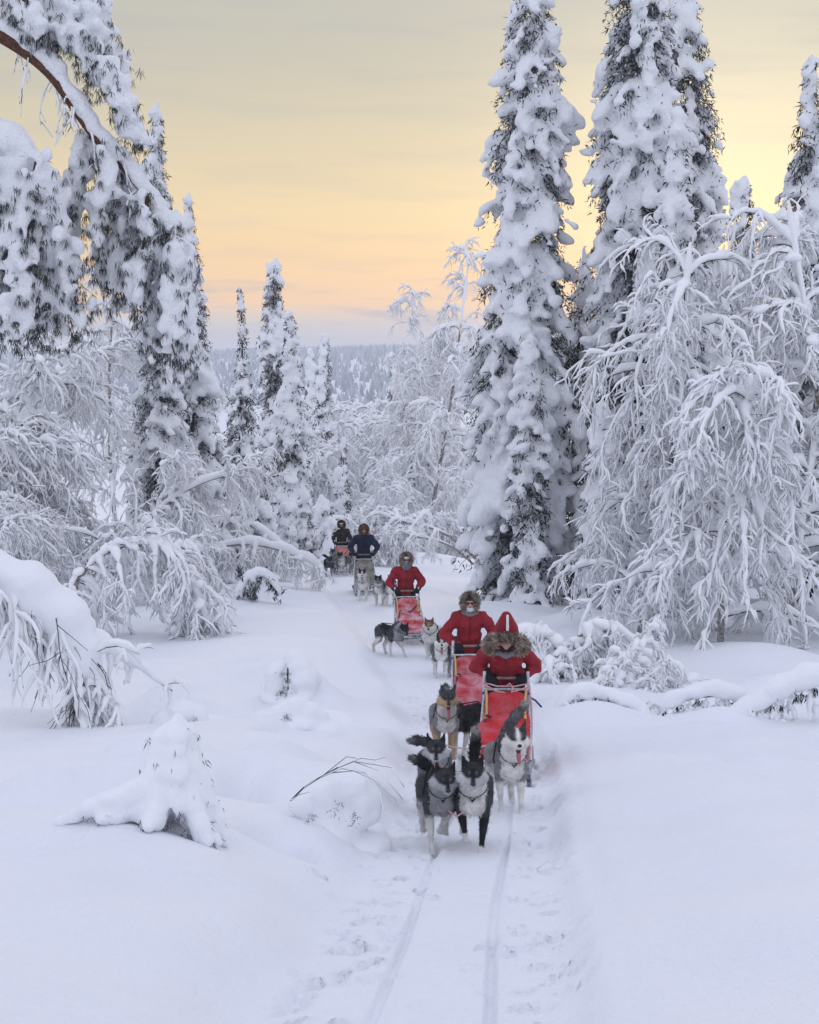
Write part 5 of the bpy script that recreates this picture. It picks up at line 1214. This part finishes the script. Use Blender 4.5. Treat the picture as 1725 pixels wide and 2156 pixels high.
# lines between the dogs
def lead(p, dx, dy, dz): return np.array(p)+np.array([dx, dy, dz])
a, b = TP(925, 14.55), TP(997, 14.45)
line_rope('neck_line', [lead(a, .02, -.24, .44), lead(a, .08, -.26, .36), (a+b)/2+np.array([0, -.27, .325]), lead(b, -.08, -.26, .37), lead(b, -.02, -.25, .45)], 'pink neck line hanging between the two lead dogs')
c, d = TP(917, 16.4), TP(1072, 16.7)
mid0 = (a+b)/2+np.array([0, .9, .42]); mid1 = (c+d)/2+np.array([0, .9, .40]); sf = s1+np.array([-.08, -1.4, .2])
line_rope('gang_line', [mid0, (mid0+mid1)/2+np.array([0, 0, -.03]), mid1, sf], 'pale green gang line running from the first sled between its dogs', M_ROPEG, .010)
for i, (p, q) in enumerate(((a, mid0), (b, mid0), (c, mid1), (d, mid1))):
    line_rope('tug_line', [lead(p, 0, .42, .60), (lead(p, 0, .42, .60)+q)/2+np.array([0, 0, -.02]), q],
              ('tug line from the speckle-legged lead dog', 'tug line from the tall-eared lead dog', 'tug line from the thick-furred grey dog', 'tug line from the dog with a white blaze')[i], (M_ROPE, M_ROPEG)[i % 2], .008)
for nm, pa_, pb, px_, lab in (('second', TP(938, 21.1), TP(978, 21.3), s2, 'gang line from the second sled to its dogs'), ('third', TP(909, 33.6), TP(928, 30.9), s3, 'gang line from the third sled to its dogs'),
                              ('fourth', TP(764, 48.), TP(799, 46.6), s4, 'gang line from the olive sled to its dogs')):
    m0 = (pa_+pb)/2+np.array([0, .7, .42]); line_rope('gang_line', [pb+np.array([0, .45, .6]), m0, px_+np.array([0, -1.42, .22])], lab, M_ROPEG, .009)
# ------------------------------------------------------------------ far woods and the air
def far_forest():
    rng = np.random.RandomState(77); n = 12000
    y = 1150+rng.rand(n)**.8*2100; x = rng.uniform(-1, 1, n)*(y*.28+30)
    z = ground(x, y, False); h = rng.uniform(4, 11, n)*(1+.3*vnoise(np.stack([x*.01, y*.01, 0*x], -1), 2, 2)); r = h*rng.uniform(.2, .38, n)
    a = np.arange(5)/5*2*np.pi
    ringv = np.stack([np.cos(a), np.sin(a), 0*a], -1)
    V = np.concatenate([np.stack([x, y, z], -1)[:, None, :]+ringv[None]*r[:, None, None]*np.array([1, 1, 0]), np.stack([x, y, z+h], -1)[:, None, :]], 1)
    b = np.arange(n)[:, None, None]*6; T = np.array([[k, (k+1) % 5, 5] for k in range(5)])[None]+b
    me = mesh_np('far_forest', V.reshape(-1, 3), None, T.reshape(-1, 3), False)
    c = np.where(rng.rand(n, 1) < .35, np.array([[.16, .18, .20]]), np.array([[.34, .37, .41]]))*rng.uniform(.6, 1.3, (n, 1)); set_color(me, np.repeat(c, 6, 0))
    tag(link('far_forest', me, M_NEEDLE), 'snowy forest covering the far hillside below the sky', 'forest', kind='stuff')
far_forest()
def haze():
    x0, x1, y0, y1, z0, z1 = -6300, 6300, -80, 9300, CAM[2]-80, CAM[2]+40
    V = [(x, y, z) for z in (z0, z1) for x, y in ((x0, y0), (x1, y0), (x1, y1), (x0, y1))]
    me = mesh_np('haze', V, [(3, 2, 1, 0), (4, 5, 6, 7), (0, 1, 5, 4), (1, 2, 6, 5), (2, 3, 7, 6), (3, 0, 4, 7)], None, False)
    m = bpy.data.materials.new('haze'); m.use_nodes = True; t = m.node_tree; t.nodes.clear()
    o = N(t, 'ShaderNodeOutputMaterial'); v = N(t, 'ShaderNodeVolumePrincipled')
    v.inputs['Color'].default_value = (.72, .775, .87, 1); v.inputs['Density'].default_value = 0.0004; v.inputs['Anisotropy'].default_value = .2
    L(t, v.outputs[0], o.inputs['Volume']); tag(link('haze', me, m), 'thin frosty haze over the valley', 'haze', kind='stuff')
haze()
